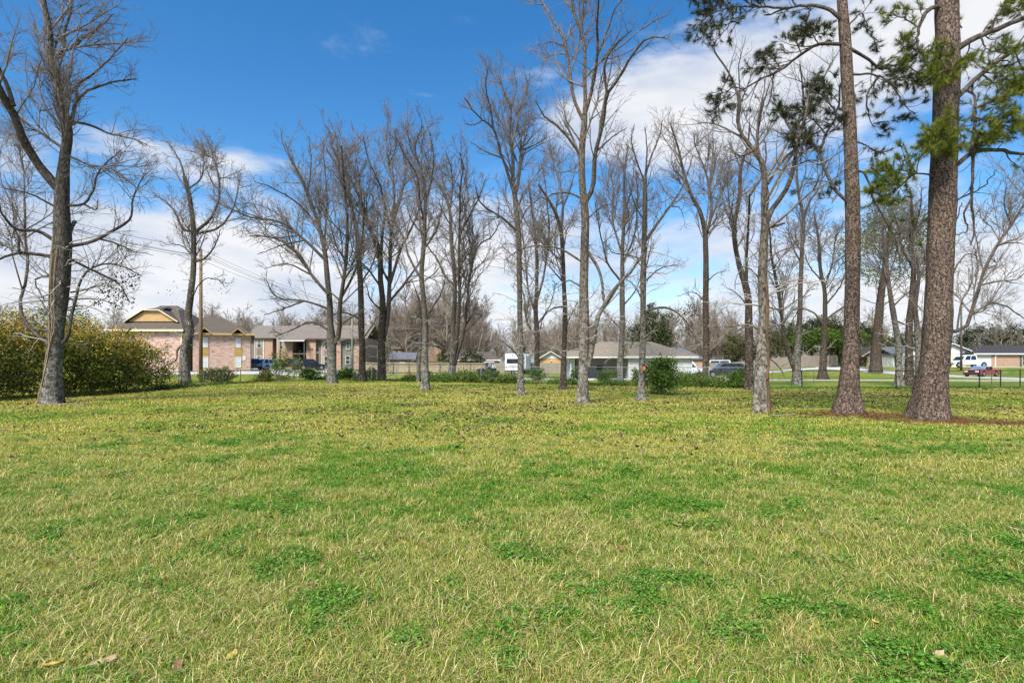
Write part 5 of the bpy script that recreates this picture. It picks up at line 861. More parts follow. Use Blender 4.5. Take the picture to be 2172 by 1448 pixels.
def window(parent, x0, x1, z0, z1, y=-.04, frame='white_paint', pane='glass_green', lower=None):
    f = MB(); t = .07
    f.box(x0, x1, y - .03, y + .04, z0, z0 + t).box(x0, x1, y - .03, y + .04, z1 - t, z1).box(x0, x0 + t, y - .03, y + .04, z0 + t, z1 - t).box(x1 - t, x1, y - .03, y + .04, z0 + t, z1 - t).box(x0 + t, x1 - t, y - .025, y + .035, (z0 + z1) / 2 - .03, (z0 + z1) / 2 + .03)
    w_ = f.build('window', M[frame], parent); zm = (z0 + z1) / 2
    MB().box(x0 + t, x1 - t, y, y + .02, zm + .03, z1 - t).build('pane', M[pane], w_); MB().box(x0 + t, x1 - t, y, y + .02, z0 + t, zm - .03).build('pane', M[lower or pane], w_)
    return w_
def hiproof(x0, x1, y0, y1, z, ov, rise, r0, r1, th=.16):
    """ridge along x from r0 to r1 at the middle depth"""
    X0, X1, Y0, Y1 = x0 - ov, x1 + ov, y0 - ov, y1 + ov; ym = (Y0 + Y1) / 2; a, b, c, d = (X0, Y0, z), (X1, Y0, z), (X1, Y1, z), (X0, Y1, z); e, f = (r0, ym, z + rise), (r1, ym, z + rise)
    return MB().add([a, b, c, d, e, f, (X0, Y0, z - th), (X1, Y0, z - th), (X1, Y1, z - th), (X0, Y1, z - th)], [(0, 1, 5, 4), (1, 2, 5), (2, 3, 4, 5), (3, 0, 4), (0, 6, 7, 1), (1, 7, 8, 2), (2, 8, 9, 3), (3, 9, 6, 0), (6, 9, 8, 7)])
def gablex(x0, x1, y0, y1, z, ov, rise, th=.16):
    """ridge along x (gables left and right)"""
    ym = (y0 + y1) / 2; m = MB()
    m.slab([(x0 - ov, y0 - ov, z), (x1 + ov, y0 - ov, z), (x1 + ov, ym, z + rise), (x0 - ov, ym, z + rise)], th); m.slab([(x0 - ov, ym, z + rise), (x1 + ov, ym, z + rise), (x1 + ov, y1 + ov, z), (x0 - ov, y1 + ov, z)], th); return m
def gabley(x0, x1, y0, y1, z, ov, rise, th=.16):
    """ridge along y (gable facing the viewer)"""
    xm = (x0 + x1) / 2; m = MB()
    m.slab([(x0 - ov, y0 - ov, z), (xm, y0 - ov, z + rise), (xm, y1 + ov, z + rise), (x0 - ov, y1 + ov, z)], th); m.slab([(xm, y0 - ov, z + rise), (x1 + ov, y0 - ov, z), (x1 + ov, y1 + ov, z), (xm, y1 + ov, z + rise)], th); return m
def W(xa, D): return PX(xa, D)

# brick apartment with the golden gable, nearest on the left
D = 76; x0, x1 = W(236, D), W(385, D); z0 = g1((x0 + x1) / 2, D) - .02; b = thing('apartment_house', 'pink brick apartment house with golden gable panel behind the left hedge', 'building', (x0, D, z0)); wd = x1 - x0; e = 5.4
MB().box(0, wd, 0, 11, 0, e).build('wall', M['brick_pink'], b)
for k in range(27): MB().box(wd - .04, wd + .04, .12, 10.9, .03 + k * .2, .215 + k * .2).build('siding_board', M['ochre'], b)
MB().box(wd - .06, wd + .07, -.06, .11, 0, e).build('corner_board', M['cream'], b); MB().box(-.6, wd + .6, -.68, -.55, e - .1, e + .16).build('fascia', M['cream'], b)
rf = hiproof(0, wd, 0, 11, e + .02, .55, 3.9, 3.2, 5.6).build('roof', M['roof_brown'], b)
gp_ = [(1.5, e + 1.35), (7.9, e + 1.35), (5.7, e + 2.75), (3.7, e + 2.75)]
MB().prism(gp_, 1.2, 1.5).build('gable_panel', M['orange_board'], rf); MB().slab([(1.1, .9, e + 1.3), (3.6, .9, e + 2.9), (3.6, 5, e + 2.9), (1.1, 3, e + 1.3)], .1).slab([(5.8, .9, e + 2.9), (8.3, .9, e + 1.3), (8.3, 3, e + 1.3), (5.8, 5, e + 2.9)], .1).slab([(3.6, .9, e + 2.9), (5.8, .9, e + 2.9), (5.2, 4.6, e + 3.7), (4.2, 4.6, e + 3.7)], .1).build('gable_roof', M['roof_brown'], rf)
mm = MB()
for (a, c_) in (((1.05, e + 1.28), (3.6, e + 2.88)), ((3.6, e + 2.88), (5.8, e + 2.88)), ((5.8, e + 2.88), (8.35, e + 1.28))): mm.bar((a[0], .84, a[1]), (c_[0], .84, c_[1]), .085, 4)
mm.build('gable_trim', M['cream'], rf)
# second brick block to its right, turned so that its right side runs along the sight line
x0, D = -43.2, 77.0; wd = 7.1; z0 = g1(-40, 78) - .02; b = thing('apartment_house', 'pink brick apartment house with ochre window bays left of the parked cars', 'building', (x0, D, z0), math.radians(24)); e = 5.05
MB().box(0, wd, 0, 9, 0, e).build('wall', M['brick_pink'], b); hiproof(0, wd, 0, 9, e + .02, .5, 2.7, 1.2, 3.2).build('roof', M['roof_brown'], b); MB().box(-.1, wd + .55, -.64, -.51, e - .12, e + .14).build('fascia', M['gold'], b)
for xc in (1.5, 5.56):
    xa = xc - .42; xb = xc + .38; MB().box(xa - .08, xb + .08, -.05, .02, 1.98, 3.2).build('bay_panel', M['ochre'], b); window(b, xa, xb, 3.2, 4.65, -.05, 'gold', 'curtain'); window(b, xa, xb, .45, 1.98, -.05, 'cream', 'curtain')
    g = MB(); g.slab([(xa - .4, -.9, e + .1), ((xa + xb) / 2, -.9, e + .8), ((xa + xb) / 2, 1.6, e + .8), (xa - .4, .4, e + .1)], .1).slab([((xa + xb) / 2, -.9, e + .8), (xb + .4, -.9, e + .1), (xb + .4, .4, e + .1), ((xa + xb) / 2, 1.6, e + .8)], .1)
    gt = g.build('gablet', M['roof_brown'], b); MB().bar((xa - .42, -.95, e + .06), ((xa + xb) / 2, -.95, e + .8), .07, 4).bar((xb + .42, -.95, e + .06), ((xa + xb) / 2, -.95, e + .8), .07, 4).build('gablet_trim', M['gold'], gt)
MB().box(6.1, 6.5, -.06, -.01, 1.5, 2.1).build('utility_box', M['off_white'], b)
# taupe roofed block with the breezeway
D = 104; x0, x1 = W(529, D), W(775, D); z0 = g1((x0 + x1) / 2, D) - .02; b = thing('apartment_block', 'long two storey apartment block with taupe roof and dark stair opening', 'building', (x0, D, z0)); wd = x1 - x0; e = 5.75; lx = lambda x: W(x, D) - x0
def wallseg(xa, xb, mat, y=0.0, nm='wall', za=0, zb=None): return MB().box(lx(xa), lx(xb), y, 9, za, zb or e).build(nm, M[mat], b)
wallseg(529, 541, 'taupe', .3); wallseg(541, 578, 'brick_tan'); wallseg(578, 592, 'taupe', 2.2); wallseg(592, 623, 'brick_tan', -.6); wallseg(652, 672, 'brick_tan', -.6); wallseg(672, 683, 'taupe', .1); wallseg(683, 714, 'brick_tan', 0); wallseg(714, 724, 'brick_tan', -.3); wallseg(724, 752, 'taupe', .1); wallseg(752, 775, 'brick_tan', -.2)
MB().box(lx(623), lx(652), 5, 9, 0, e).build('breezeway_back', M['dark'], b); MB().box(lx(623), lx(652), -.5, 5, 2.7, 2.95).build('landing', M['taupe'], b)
rl = MB()
for k in range(12): rl.bar((lx(624) + k * .2, -.45, 2.95), (lx(624) + k * .2, -.45, 3.9), .015, 4)
rl.bar((lx(623), -.45, 3.92), (lx(652), -.45, 3.92), .03, 4); rl.build('railing', M['black_metal'], b)
st = MB()
for k in range(12): st.box(lx(630), lx(636), .4 + k * .28, .66 + k * .28, k * .225, k * .225 + .2)
st.build('stair', M['taupe'], b)
for (xa, xb, za, zb, pn, lo) in [(545.5, 554.5, 3.9, 5.5, 'glass_green', 'glass'), (545, 554, .9, 2.5, 'glass_green', 'glass'), (597.5, 603.5, 3.6, 5.1, 'glass_green', 'glass'), (689, 699, 3.6, 5.3, 'glass_green', 'glass'), (687.5, 699.5, .5, 2.4, 'glass', 'glass'), (734, 743, 3.6, 5.2, 'glass', 'glass_green'), (733, 743, .9, 2.5, 'glass', 'glass')]:
    window(b, lx(xa), lx(xb), za, zb, -.66 if 592 < xa < 623 else -.06, 'white_paint', pn, lo)
MB().box(lx(545), lx(555), -.05, -.01, 2.6, 3.85).build('bay_panel', M['taupe'], b); MB().box(lx(688), lx(699.5), -.05, -.01, 2.45, 3.55).build('bay_panel', M['taupe'], b)
for xx in (541, 559.5, 591, 683): MB().box(lx(xx) - .06, lx(xx) + .06, -.09 if xx != 591 else -.68, -.01, 0, e - .05).build('downpipe', M['off_white'], b)
gablex(-.2, lx(640), 0, 10, e + .05, .5, 2.5).build('roof', M['roof_taupe'], b); gablex(lx(600), wd, -.4, 10.5, e - .12, .55, 2.75).build('roof', M['roof_taupe'], b)
MB().slab([(lx(603), -2.2, e - .55), (lx(655), -2.2, e - .55), (lx(655), 1.2, e + .55), (lx(603), 1.2, e + .55)], .14).build('porch_roof', M['roof_taupe'], b); MB().box(lx(603), lx(655), -2.3, -2.2, e - .72, e - .52).build('fascia', M['off_white'], b); MB().box(lx(655), wd + .5, -1.07, -.96, e - .38, e - .12).build('fascia', M['wood_dark'], b)
for xx in (604, 654): MB().box(lx(xx) - .08, lx(xx) + .08, -2.1, -1.94, 0, e - .6).build('porch_post', M['wood_dark'], b)
cu = bpy.data.curves.new('house_number', 'FONT'); cu.body = '133'; cu.size = .55; cu.extrude = .02; cu.align_x = 'CENTER'; tmp = bpy.data.objects.new('tmp', cu); col.objects.link(tmp)
bpy.context.view_layer.update(); me = bpy.data.meshes.new_from_object(tmp.evaluated_get(bpy.context.evaluated_depsgraph_get())); bpy.data.objects.remove(tmp); me.materials.clear(); me.materials.append(M['dark'])
link('house_number', me, b, (lx(662), -.63, 3.45), (math.pi / 2, 0, 0))

# far brick gable house and shed behind the tan board fence
D = 120; x0, x1 = W(832, D), W(936, D); z0 = g1((x0 + x1) / 2, D); b = thing('brick_house', 'far brick house with a grey gable end behind the tan board fence', 'building', (x0, D, z0)); wd = x1 - x0; lx = lambda x: W(x, D) - x0
MB().box(0, lx(880), 1, 9, 0, 4.9).box(lx(880), wd, 0, 9, 0, 5.1).build('wall', M['brick_tan'], b); MB().prism([(lx(886), 5.1), (wd, 5.1), (lx(914), 6.5)], .0, 8.9).build('gable_wall', M['taupe'], b); gabley(lx(886), wd, 0, 9, 5.0, .5, 1.6).build('roof', M['roof_taupe'], b); gablex(0, lx(890), 1, 9, 4.95, .4, 1.9).build('roof', M['roof_taupe'], b)
window(b, lx(826) + 1.0, lx(832) + 1.2, 3.4, 4.6, .95); MB().box(lx(911), lx(913), -.05, 0, 5.7, 5.95).build('vent', M['dark'], b)
D = 106; x0, x1 = W(826, D), W(879, D); z0 = g1((x0 + x1) / 2, D); b = thing('garden_shed', 'small shed with slate coloured roof just above the tan board fence', 'shed', (x0, D, z0)); wd = x1 - x0
MB().box(0, wd, 0, 3, 0, 2.55).build('wall', M['taupe'], b); gablex(0, wd, 0, 3, 2.6, .3, 1.25).build('roof', M['roof_slate'], b); MB().box(-.3, wd + .3, -.36, -.3, 2.42, 2.6).build('fascia', M['wood_dark'], b); MB().box(.4 * wd, .62 * wd, -.04, 0, 0, 2).build('door', M['off_white'], b)
# brown roofed bungalow left of the camper
D = 116; x0, x1 = W(972, D), W(1058, D); z0 = g1((x0 + x1) / 2, D); b = thing('bungalow', 'low brown roofed bungalow left of the camper trailer', 'building', (x0, D, z0)); wd = x1 - x0
MB().box(0, wd, 0, 8, 0, 2.5).build('wall', M['brick_tan'], b); hiproof(0, wd, 0, 8, 2.52, .5, 1.7, 2, wd - 2).build('roof', M['roof_brown'], b); MB().box(-.5, wd + .5, -.6, -.5, 2.3, 2.56).build('fascia', M['off_white'], b)
for k in (.58, .66, .78): MB().box(wd * k, wd * k + .16, -.35, -.2, 0, 2.4).build('porch_post', M['off_white'], b)
MB().box(wd * .5, wd * .56, -.03, 0, .05, 2.1).build('door', M['dark'], b)
# yellow gabled house behind the grey fence
D = 108; x0, x1 = W(1146, D), W(1190, D); z0 = g1((x0 + x1) / 2, D); b = thing('yellow_house', 'small yellow house with a white gable left of the white house', 'building', (x0, D, z0)); wd = x1 - x0
MB().box(0, wd, 0, 8, 0, 2.75).build('wall', M['orange_board'], b); MB().prism([(-.1, 2.75), (wd + .1, 2.75), (wd / 2, 4.0)], -.05, 7.9).build('gable_wall', M['white_paint'], b); gabley(0, wd, -.1, 8, 2.72, .45, 1.4, .12).build('roof', M['roof_grey'], b); window(b, wd * .45, wd * .62, 1.55, 2.2, -.03, 'white_paint', 'glass')
MB().bar((-.45, -.6, 2.62), (wd / 2, -.6, 4.02), .09, 4).bar((wd + .45, -.6, 2.62), (wd / 2, -.6, 4.02), .09, 4).build('barge_board', M['white_paint'], b)

# white sided house
D = 60; x0, x1 = W(1208, D), W(1468, D); b = thing('white_house', 'single storey white sided house with a grey hip roof and shaded porch', 'building', (x0, D, 0)); wd = x1 - x0; e = 2.42; lx = lambda x: W(x, D) - x0; xs = lx(1333)
MB().box(xs, wd, .02, 9, 0, e).build('wall', M['white_paint'], b); ns = 16; bh = (e - .06) / ns
for k in range(ns):
    m = MB(); za = .04 + k * bh; m.add([(xs + .12, -.05, za), (wd - .12, -.05, za), (wd - .12, -.006, za + bh), (xs + .12, -.006, za + bh), (xs + .12, .02, za), (wd - .12, .02, za), (wd - .12, .02, za + bh), (xs + .12, .02, za + bh)], [(0, 1, 2, 3), (4, 7, 6, 5), (0, 4, 5, 1), (3, 2, 6, 7), (0, 3, 7, 4), (1, 5, 6, 2)]); m.build('siding_board', M['white_paint'], b)
for xx in (xs, wd - .12): MB().box(xx, xx + .12, -.07, .015, 0, e).build('corner_board', M['white_paint'], b)
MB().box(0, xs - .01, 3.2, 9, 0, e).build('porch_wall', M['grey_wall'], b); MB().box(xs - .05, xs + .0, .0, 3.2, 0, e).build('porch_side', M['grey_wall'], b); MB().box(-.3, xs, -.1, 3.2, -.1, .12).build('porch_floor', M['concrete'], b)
MB().box(lx(1209), lx(1221), .6, 3.2, 0, e - .02).build('porch_closet', M['white_paint'], b); MB().box(lx(1221.5), lx(1229), 3.1, 3.19, .1, 2.1).build('door', M['dark'], b); MB().box(lx(1276), lx(1288), 3.12, 3.19, 1.0, 1.5).build('vent', M['dark'], b)
for xx in (1209.5, 1309): MB().box(lx(xx), lx(xx) + .12, -.02, .1, .12, e - .04).build('porch_post', M['white_paint'], b)
hiproof(lx(1245), wd, 0, 9, e + .04, .45, 1.72, lx(1285), lx(1405)).build('roof', M['roof_grey'], b)
MB().slab([(-.8, -.5, e + .12), (xs - .4, -.5, e - .02), (xs - .4, 3.0, e + 1.1), (-.8, 3.0, e + .62)], .1).build('porch_roof', M['roof_grey'], b)
MB().box(xs - .5, wd + .5, -.53, -.452, e - .14, e + .06).build('fascia', M['white_paint'], b); MB().box(-.85, xs - .52, -.6, -.505, e - .14, e + .02).build('fascia', M['white_paint'], b)
# slate roof peeping out behind the white house
D = 98; x0, x1 = W(1420, D), W(1490, D); z0 = g1(x0, D); b = thing('slate_roofed_house', 'house with a slate blue roof peeping out right behind the white house', 'building', (x0, D, z0)); wd = x1 - x0
MB().box(0, wd, 0, 7, 0, 2.6).build('wall', M['brick_tan'], b); hiproof(0, wd, 0, 7, 2.62, .4, 2.0, .8, wd - 2.6).build('roof', M['roof_slate'], b)
# red brick house between the pines
D = 128; x0, x1 = W(1812, D), W(1915, D); z0 = g1((x0 + x1) / 2, D); b = thing('red_brick_house', 'low red brick house with a dark roof seen between the two large pines', 'building', (x0, D, z0)); wd = x1 - x0; lx = lambda x: W(x, D) - x0
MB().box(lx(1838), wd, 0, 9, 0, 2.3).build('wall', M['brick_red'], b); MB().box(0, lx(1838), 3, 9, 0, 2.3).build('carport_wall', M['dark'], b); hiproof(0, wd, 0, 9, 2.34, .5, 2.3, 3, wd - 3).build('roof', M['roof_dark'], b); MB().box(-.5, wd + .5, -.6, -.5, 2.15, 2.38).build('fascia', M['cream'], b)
window(b, lx(1884), lx(1891), .35, 1.7, -.03, 'off_white', 'curtain')
for xx in (1837, 1841): MB().box(lx(xx), lx(xx) + .18, -.4, -.2, 0, 2.2).build('porch_post', M['cream'], b)
MB().slab([(lx(1815), -2.2, 2.3), (lx(1843), -2.2, 4.1), (lx(1843), 3, 4.1), (lx(1815), 3, 2.3)], .14).build('carport_roof', M['roof_dark'], b); MB().bar((lx(1815), -2.3, 2.2), (lx(1843), -2.3, 4.0), .1, 4).build('barge_board', M['cream'], b)
# white gabled house behind the largest pine
D = 114; x0, x1 = W(1908, D), W(2066, D); z0 = g1((x0 + x1) / 2, D); b = thing('white_gabled_house', 'white house with porch gable partly hidden by the largest pine', 'building', (x0, D, z0)); wd = x1 - x0; lx = lambda x: W(x, D) - x0
MB().box(0, wd, 2.0, 10, 0, 2.6).build('wall', M['off_white'], b); gablex(0, wd, 2, 10, 2.62, .4, 1.5).build('roof', M['roof_slate'], b); gabley(lx(1909), lx(1946), -.5, 5, 2.6, .35, 1.35, .12).build('porch_roof', M['roof_slate'], b); MB().prism([(lx(1909), 2.62), (lx(1946), 2.62), (lx(1927.5), 3.85)], -.45, 1).build('porch_gable', M['white_paint'], b); MB().box(lx(1908), lx(1946), -.55, -.4, 2.3, 2.6).build('porch_beam', M['white_paint'], b)
for xx in (1910, 1916, 1940): MB().box(lx(xx), lx(xx) + .2, -.5, -.3, 0, 2.3).build('porch_post', M['white_paint'], b)
MB().box(lx(1912), lx(1917), 1.93, 1.99, 0, 2.1).build('door', M['dark'], b); MB().prism([(lx(1968), 2.5), (lx(2062), 2.5), (lx(2005), 4.55)], -1.4, 2).build('garage_gable', M['white_paint'], b); MB().box(lx(1970), lx(2060), -1.35, 2, 0, 2.5).build('garage_wall', M['off_white'], b); MB().box(lx(2004), lx(2050), -1.42, -1.36, 0, 2.2).build('garage_door', M['cream'], b)
m = MB(); m.slab([(lx(1965), -1.9, 2.35), (lx(2005), -1.9, 4.72), (lx(2005), 5, 4.72), (lx(1965), 5, 2.35)], .14).slab([(lx(2005), -1.9, 4.72), (lx(2066), -1.9, 2.35), (lx(2066), 5, 2.35), (lx(2005), 5, 4.72)], .14).build('garage_roof', M['roof_slate'], b); MB().bar((lx(2005), -1.96, 4.62), (lx(2066), -1.96, 2.28), .12, 4).bar((lx(1965), -1.96, 2.28), (lx(2005), -1.96, 4.62), .12, 4).build('barge_board', M['white_paint'], b)
# right brick house
D = 110; x0, x1 = W(2066, D), W(2260, D); z0 = g1((x0 + x1) / 2, D); b = thing('brick_house', 'tan brick house with white garage end at the right edge', 'building', (x0, D, z0)); wd = x1 - x0; lx = lambda x: W(x, D) - x0
MB().box(lx(2072), lx(2103), 0, 9, 0, 2.55).build('garage_wall', M['off_white'], b); MB().box(lx(2103.1), wd, -.1, 9, 0, 2.55).build('wall', M['brick_tan'], b); hiproof(0, wd, 0, 9, 2.58, .5, 1.75, 6, wd - 5).build('roof', M['roof_dark'], b); MB().box(-.5, wd + .5, -.6, -.5, 2.36, 2.62).build('fascia', M['white_paint'], b)
MB().box(lx(2108), lx(2108) + .16, -.32, -.16, 0, 2.1).bar((lx(2108) + .08, -.24, 2.05), (lx(2112), -.5, 2.45), .08, 6).build('downpipe', M['white_paint'], b); MB().box(lx(2162), lx(2166), -.14, -.1, 0, 2.1).build('door', M['wood_dark'], b); window(b, lx(2166.5), lx(2172), .3, 2.1, -.15, 'off_white', 'glass')

# ------------------------------------------------------------------ vehicles
M['tyre'] = plain('tyre', (.015, .015, .016), .85, .2, 8); M['rim'] = plain('rim', (.45, .45, .46), .35, .1, 6, metal=.8); M['auto_glass'] = glassmat('auto_glass', (.02, .025, .03), .05); M['trim'] = plain('trim', (.02, .02, .022), .6, .2, 6); M['lamp_red'] = plain('lamp_red', (.55, .04, .025), .3, .1, 6); M['lamp_white'] = plain('lamp_white', (.75, .75, .72), .2, .05, 6)
PAINT = {k: paint('paint_' + k, c) for k, c in dict(navy=(.022, .02, .06), white=(.75, .76, .80), bronze=(.10, .085, .065), black=(.015, .013, .022), red=(.36, .025, .012), grey=(.03, .035, .036), blue=(.06, .07, .12)).items()}
def vehicle(name, label, cat, loc, rz, kind, paintkey, Ln=4.7, Wd=1.85, H=1.7, group=None):
    """front points to +x; origin on the ground under the middle"""
    root = thing(name, label, cat, loc, rz, group); pm = PAINT[paintkey]; h = Wd / 2; a = Ln / 2; wr = .36 if kind != 'pickup' else .40; cl = .28 if kind != 'pickup' else .42; bl = H * .56; wx = (a - .85, -a + .95)
    hood = bl - .04
    if kind == 'pickup': low = [(-a, cl + .12), (-a + .05, cl), (a - .08, cl), (a, cl + .15), (a - .02, hood - .12), (a - .12, hood), (a - 1.45, hood + .05), (-a + .05, hood + .02), (-a, hood)]
    elif kind == 'open': low = [(-a, cl + .1), (-a + .08, cl - .05), (a - .1, cl - .05), (a, cl + .15), (a - .05, hood - .2), (a - .3, hood - .06), (a - 1.5, hood + .02), (a - 1.55, hood - .06), (-a + 1.0, hood - .06), (-a + .95, hood + .04), (-a + .1, hood), (-a, hood - .12)]
    else: low = [(-a, cl + .1), (-a + .08, cl - .05), (a - .1, cl - .05), (a, cl + .15), (a - .05, hood - .2), (a - .25, hood - .06), (a - 1.3, hood + .04), (-a + .12, hood + .08), (-a + .02, hood - .05)]
    body = MB().prism(low, -h, h).build('body', pm, root, .05, False)
    if kind != 'open':
        if kind == 'pickup': cab = [(a - 1.5, bl), (-a + 1.95, bl), (-a + 2.05, H - .02), (-a + 2.25, H), (a - 2.35, H), (a - 2.15, H - .03)]
        elif kind == 'wagon': cab = [(a - 1.25, bl), (-a + .06, bl), (-a + .38, H - .08), (-a + .6, H), (a - 2.15, H), (a - 1.98, H - .04)]
        else: cab = [(a - .9, bl), (-a + .05, bl), (-a + .08, H - .05), (-a + .2, H), (a - 1.5, H), (a - 1.3, H - .05)]
        cab = cab[::-1]; n_ = len(cab); ti = lambda z: h * (.97 - .17 * (z - bl) / (H - bl)); vs = [(x, -ti(z), z) for x, z in cab] + [(x, ti(z), z) for x, z in cab]
        MB().add(vs, [tuple(range(n_)), tuple(range(2 * n_ - 1, n_ - 1, -1))] + [(i, i + n_, (i + 1) % n_ + n_, (i + 1) % n_) for i in range(n_)]).build('cabin', pm, root, .03)
        xf = {'pickup': (a - 1.72, a - 2.3), 'wagon': (a - 1.5, a - 2.1), 'van': (a - 1.1, a - 1.5)}[kind]; xr = {'pickup': (-a + 2.12, -a + 2.18), 'wagon': (-a + .38, -a + .62), 'van': (-a + .3, -a + .3)}[kind]; zb, zt = bl + .07, H - .12
        nwin = 3 if kind == 'wagon' else 2
        for s in (-1, 1):
            for k in range(nwin):
                t0, t1 = k / nwin, (k + 1) / nwin; g = .05
                xb0, xb1 = xf[0] + (xr[0] - xf[0]) * t0 - g, xf[0] + (xr[0] - xf[0]) * t1 + g; xt0, xt1 = xf[1] + (xr[1] - xf[1]) * t0 - g, xf[1] + (xr[1] - xf[1]) * t1 + g
                yb, yt = s * (ti(zb) + .008), s * (ti(zt) + .008); ib, it = yb - s * .03, yt - s * .03
                MB().add([(xb0, yb, zb), (xb1, yb, zb), (xt1, yt, zt), (xt0, yt, zt), (xb0, ib, zb), (xb1, ib, zb), (xt1, it, zt), (xt0, it, zt)], [(0, 1, 2, 3), (4, 7, 6, 5), (0, 4, 5, 1), (2, 6, 7, 3), (1, 5, 6, 2), (0, 3, 7, 4)]).build('window', M['auto_glass'], root)
        fx0, fx1 = {'pickup': (a - 1.5, a - 2.2), 'wagon': (a - 1.25, a - 2.02), 'van': (a - .9, a - 1.36)}[kind]; y0, y1 = ti(zb) * .93, ti(zt) * .93
        MB().slab([(fx0 + .02, -y0, zb + .02), (fx0 + .02, y0, zb + .02), (fx1 + .06, y1, zt + .04), (fx1 + .06, -y1, zt + .04)], .02).build('windscreen', M['auto_glass'], root)
        bx0, bx1 = {'pickup': (-a + 1.93, -a + 2.02), 'wagon': (-a + .06, -a + .33), 'van': (-a + .03, -a + .06)}[kind]
        MB().add([(bx0 - .01, -y0, zb), (bx0 - .01, y0, zb), (bx1 - .02, y1, zt), (bx1 - .02, -y1, zt), (bx0 + .03, -y0, zb), (bx0 + .03, y0, zb), (bx1 + .03, y1, zt), (bx1 + .03, -y1, zt)], [(0, 1, 2, 3), (4, 7, 6, 5), (0, 4, 5, 1), (2, 6, 7, 3), (1, 5, 6, 2), (0, 3, 7, 4)]).build('rear_window', M['auto_glass'], root)
    else:
        MB().add([(a - 1.5, -h * .86, bl), (a - 1.5, h * .86, bl), (a - 2.05, h * .74, bl + .42), (a - 2.05, -h * .74, bl + .42), (a - 1.47, -h * .86, bl), (a - 1.47, h * .86, bl), (a - 2.02, h * .74, bl + .42), (a - 2.02, -h * .74, bl + .42)], [(0, 1, 2, 3), (4, 7, 6, 5), (0, 4, 5, 1), (2, 6, 7, 3), (1, 5, 6, 2), (0, 3, 7, 4)]).build('windscreen', glassmat('screen_blue', (.16, .22, .34)), root)
        for (sx, sy) in ((-.2, -.4), (-.2, .4), (-1.15, -.4), (-1.15, .4)): MB().box(sx - .12, sx + .06, sy - .24, sy + .24, bl - .3, bl + .32).build('seat', M['trim'], root, .05)
    for x in wx:
        for s in (-1, 1):
            MB().bar((x, s * (h - .02), wr), (x, s * (h + .006), wr), wr + .07, 20).build('wheel_arch', M['trim'], root); w_ = MB().bar((x, s * (h - .2), wr), (x, s * (h + .02), wr), wr, 20).build('wheel', M['tyre'], root, .0); MB().bar((x, s * (h + .0), wr), (x, s * (h + .03), wr), wr * .62, 14).build('rim', M['rim'], w_)
    zl = hood - .2
    for s in (-1, 1):
        MB().box(a - .12, a + .015, s * h * .62 - .2, s * h * .62 + .2, zl - .12, zl + .04).build('headlight', M['lamp_white'], root); MB().box(-a - .015, -a + .1, s * h * .84 - .1, s * h * .84 + .1, zl - .12, zl + .16).build('tail_light', M['lamp_red'], root); MB().box(a - 1.75, a - 1.6, s * (h + .02), s * (h + .2), bl + .04, bl + .18).build('mirror', pm, root, .02)
    MB().box(a - .1, a + .06, -h * .96, h * .96, cl - .02, cl + .2).build('bumper', M['trim' if kind != 'pickup' else 'rim'], root, .02); MB().box(-a - .06, -a + .1, -h * .96, h * .96, cl - .02, cl + .2).build('bumper', M['trim' if kind != 'pickup' else 'rim'], root, .02); MB().box(a - .02, a + .012, -h * .42, h * .42, cl + .24, hood - .14).build('grille', M['trim'], root)
    if kind == 'pickup':
        MB().box(-a + .12, -a + 1.85, -h * .82, h * .82, hood - .3, hood + .025).build('bed_liner', M['trim'], root)
    return root
def park(x, D, rz, *a, **k):
    X = PX(x, D); return lambda name, label, kind, pk, Ln=4.7, Wd=1.85, H=1.7, cat='car', lift=.05: vehicle(name, label, cat, (X, D, g1(X, D) + lift), rz, kind, pk, Ln, Wd, H)
R = math.radians
park(543, 91, R(35))('parked_car', 'navy sport utility car parked leftmost in the apartment row', 'wagon', 'navy', 4.6, 1.85, 1.75)
park(575, 92, R(60))('parked_car', 'white sport utility car second in the apartment parking row', 'wagon', 'white', 4.6, 1.85, 1.72)
park(618, 90, R(28))('parked_truck', 'dark brown pickup parked third in the apartment row behind the saplings', 'pickup', 'bronze', 5.4, 1.9, 1.8, 'pickup')
park(658, 88, R(38))('parked_car', 'black sport utility car at the right end of the apartment row', 'wagon', 'black', 4.6, 1.85, 1.68)
park(1535, 68, R(176))('parked_car', 'dark grey sport utility car parked right of the white house', 'wagon', 'grey', 4.75, 1.88, 1.72)
park(1456, 71.5, R(-6))('pickup_truck', 'white pickup nosing out from behind the white house', 'pickup', 'white', 5.6, 1.95, 1.95, 'pickup')
park(1517, 106, R(180))('parked_van', 'white van showing only its roof above the grey fence', 'van', 'white', 5.2, 1.95, 2.3, 'van')
park(1043, 104, R(15))('parked_car', 'blue grey car glimpsed above the fence left of the camper', 'wagon', 'blue', 4.5, 1.8, 2.0)
park(2050, 91, R(184))('pickup_truck', 'white crew cab pickup in the driveway behind the dark utility pole', 'pickup', 'white', 6.0, 2.0, 1.95, 'pickup')
park(2082, 74, R(206))('open_car', 'bright red open topped car standing on the right hand street', 'open', 'red', 4.8, 1.95, 1.72)

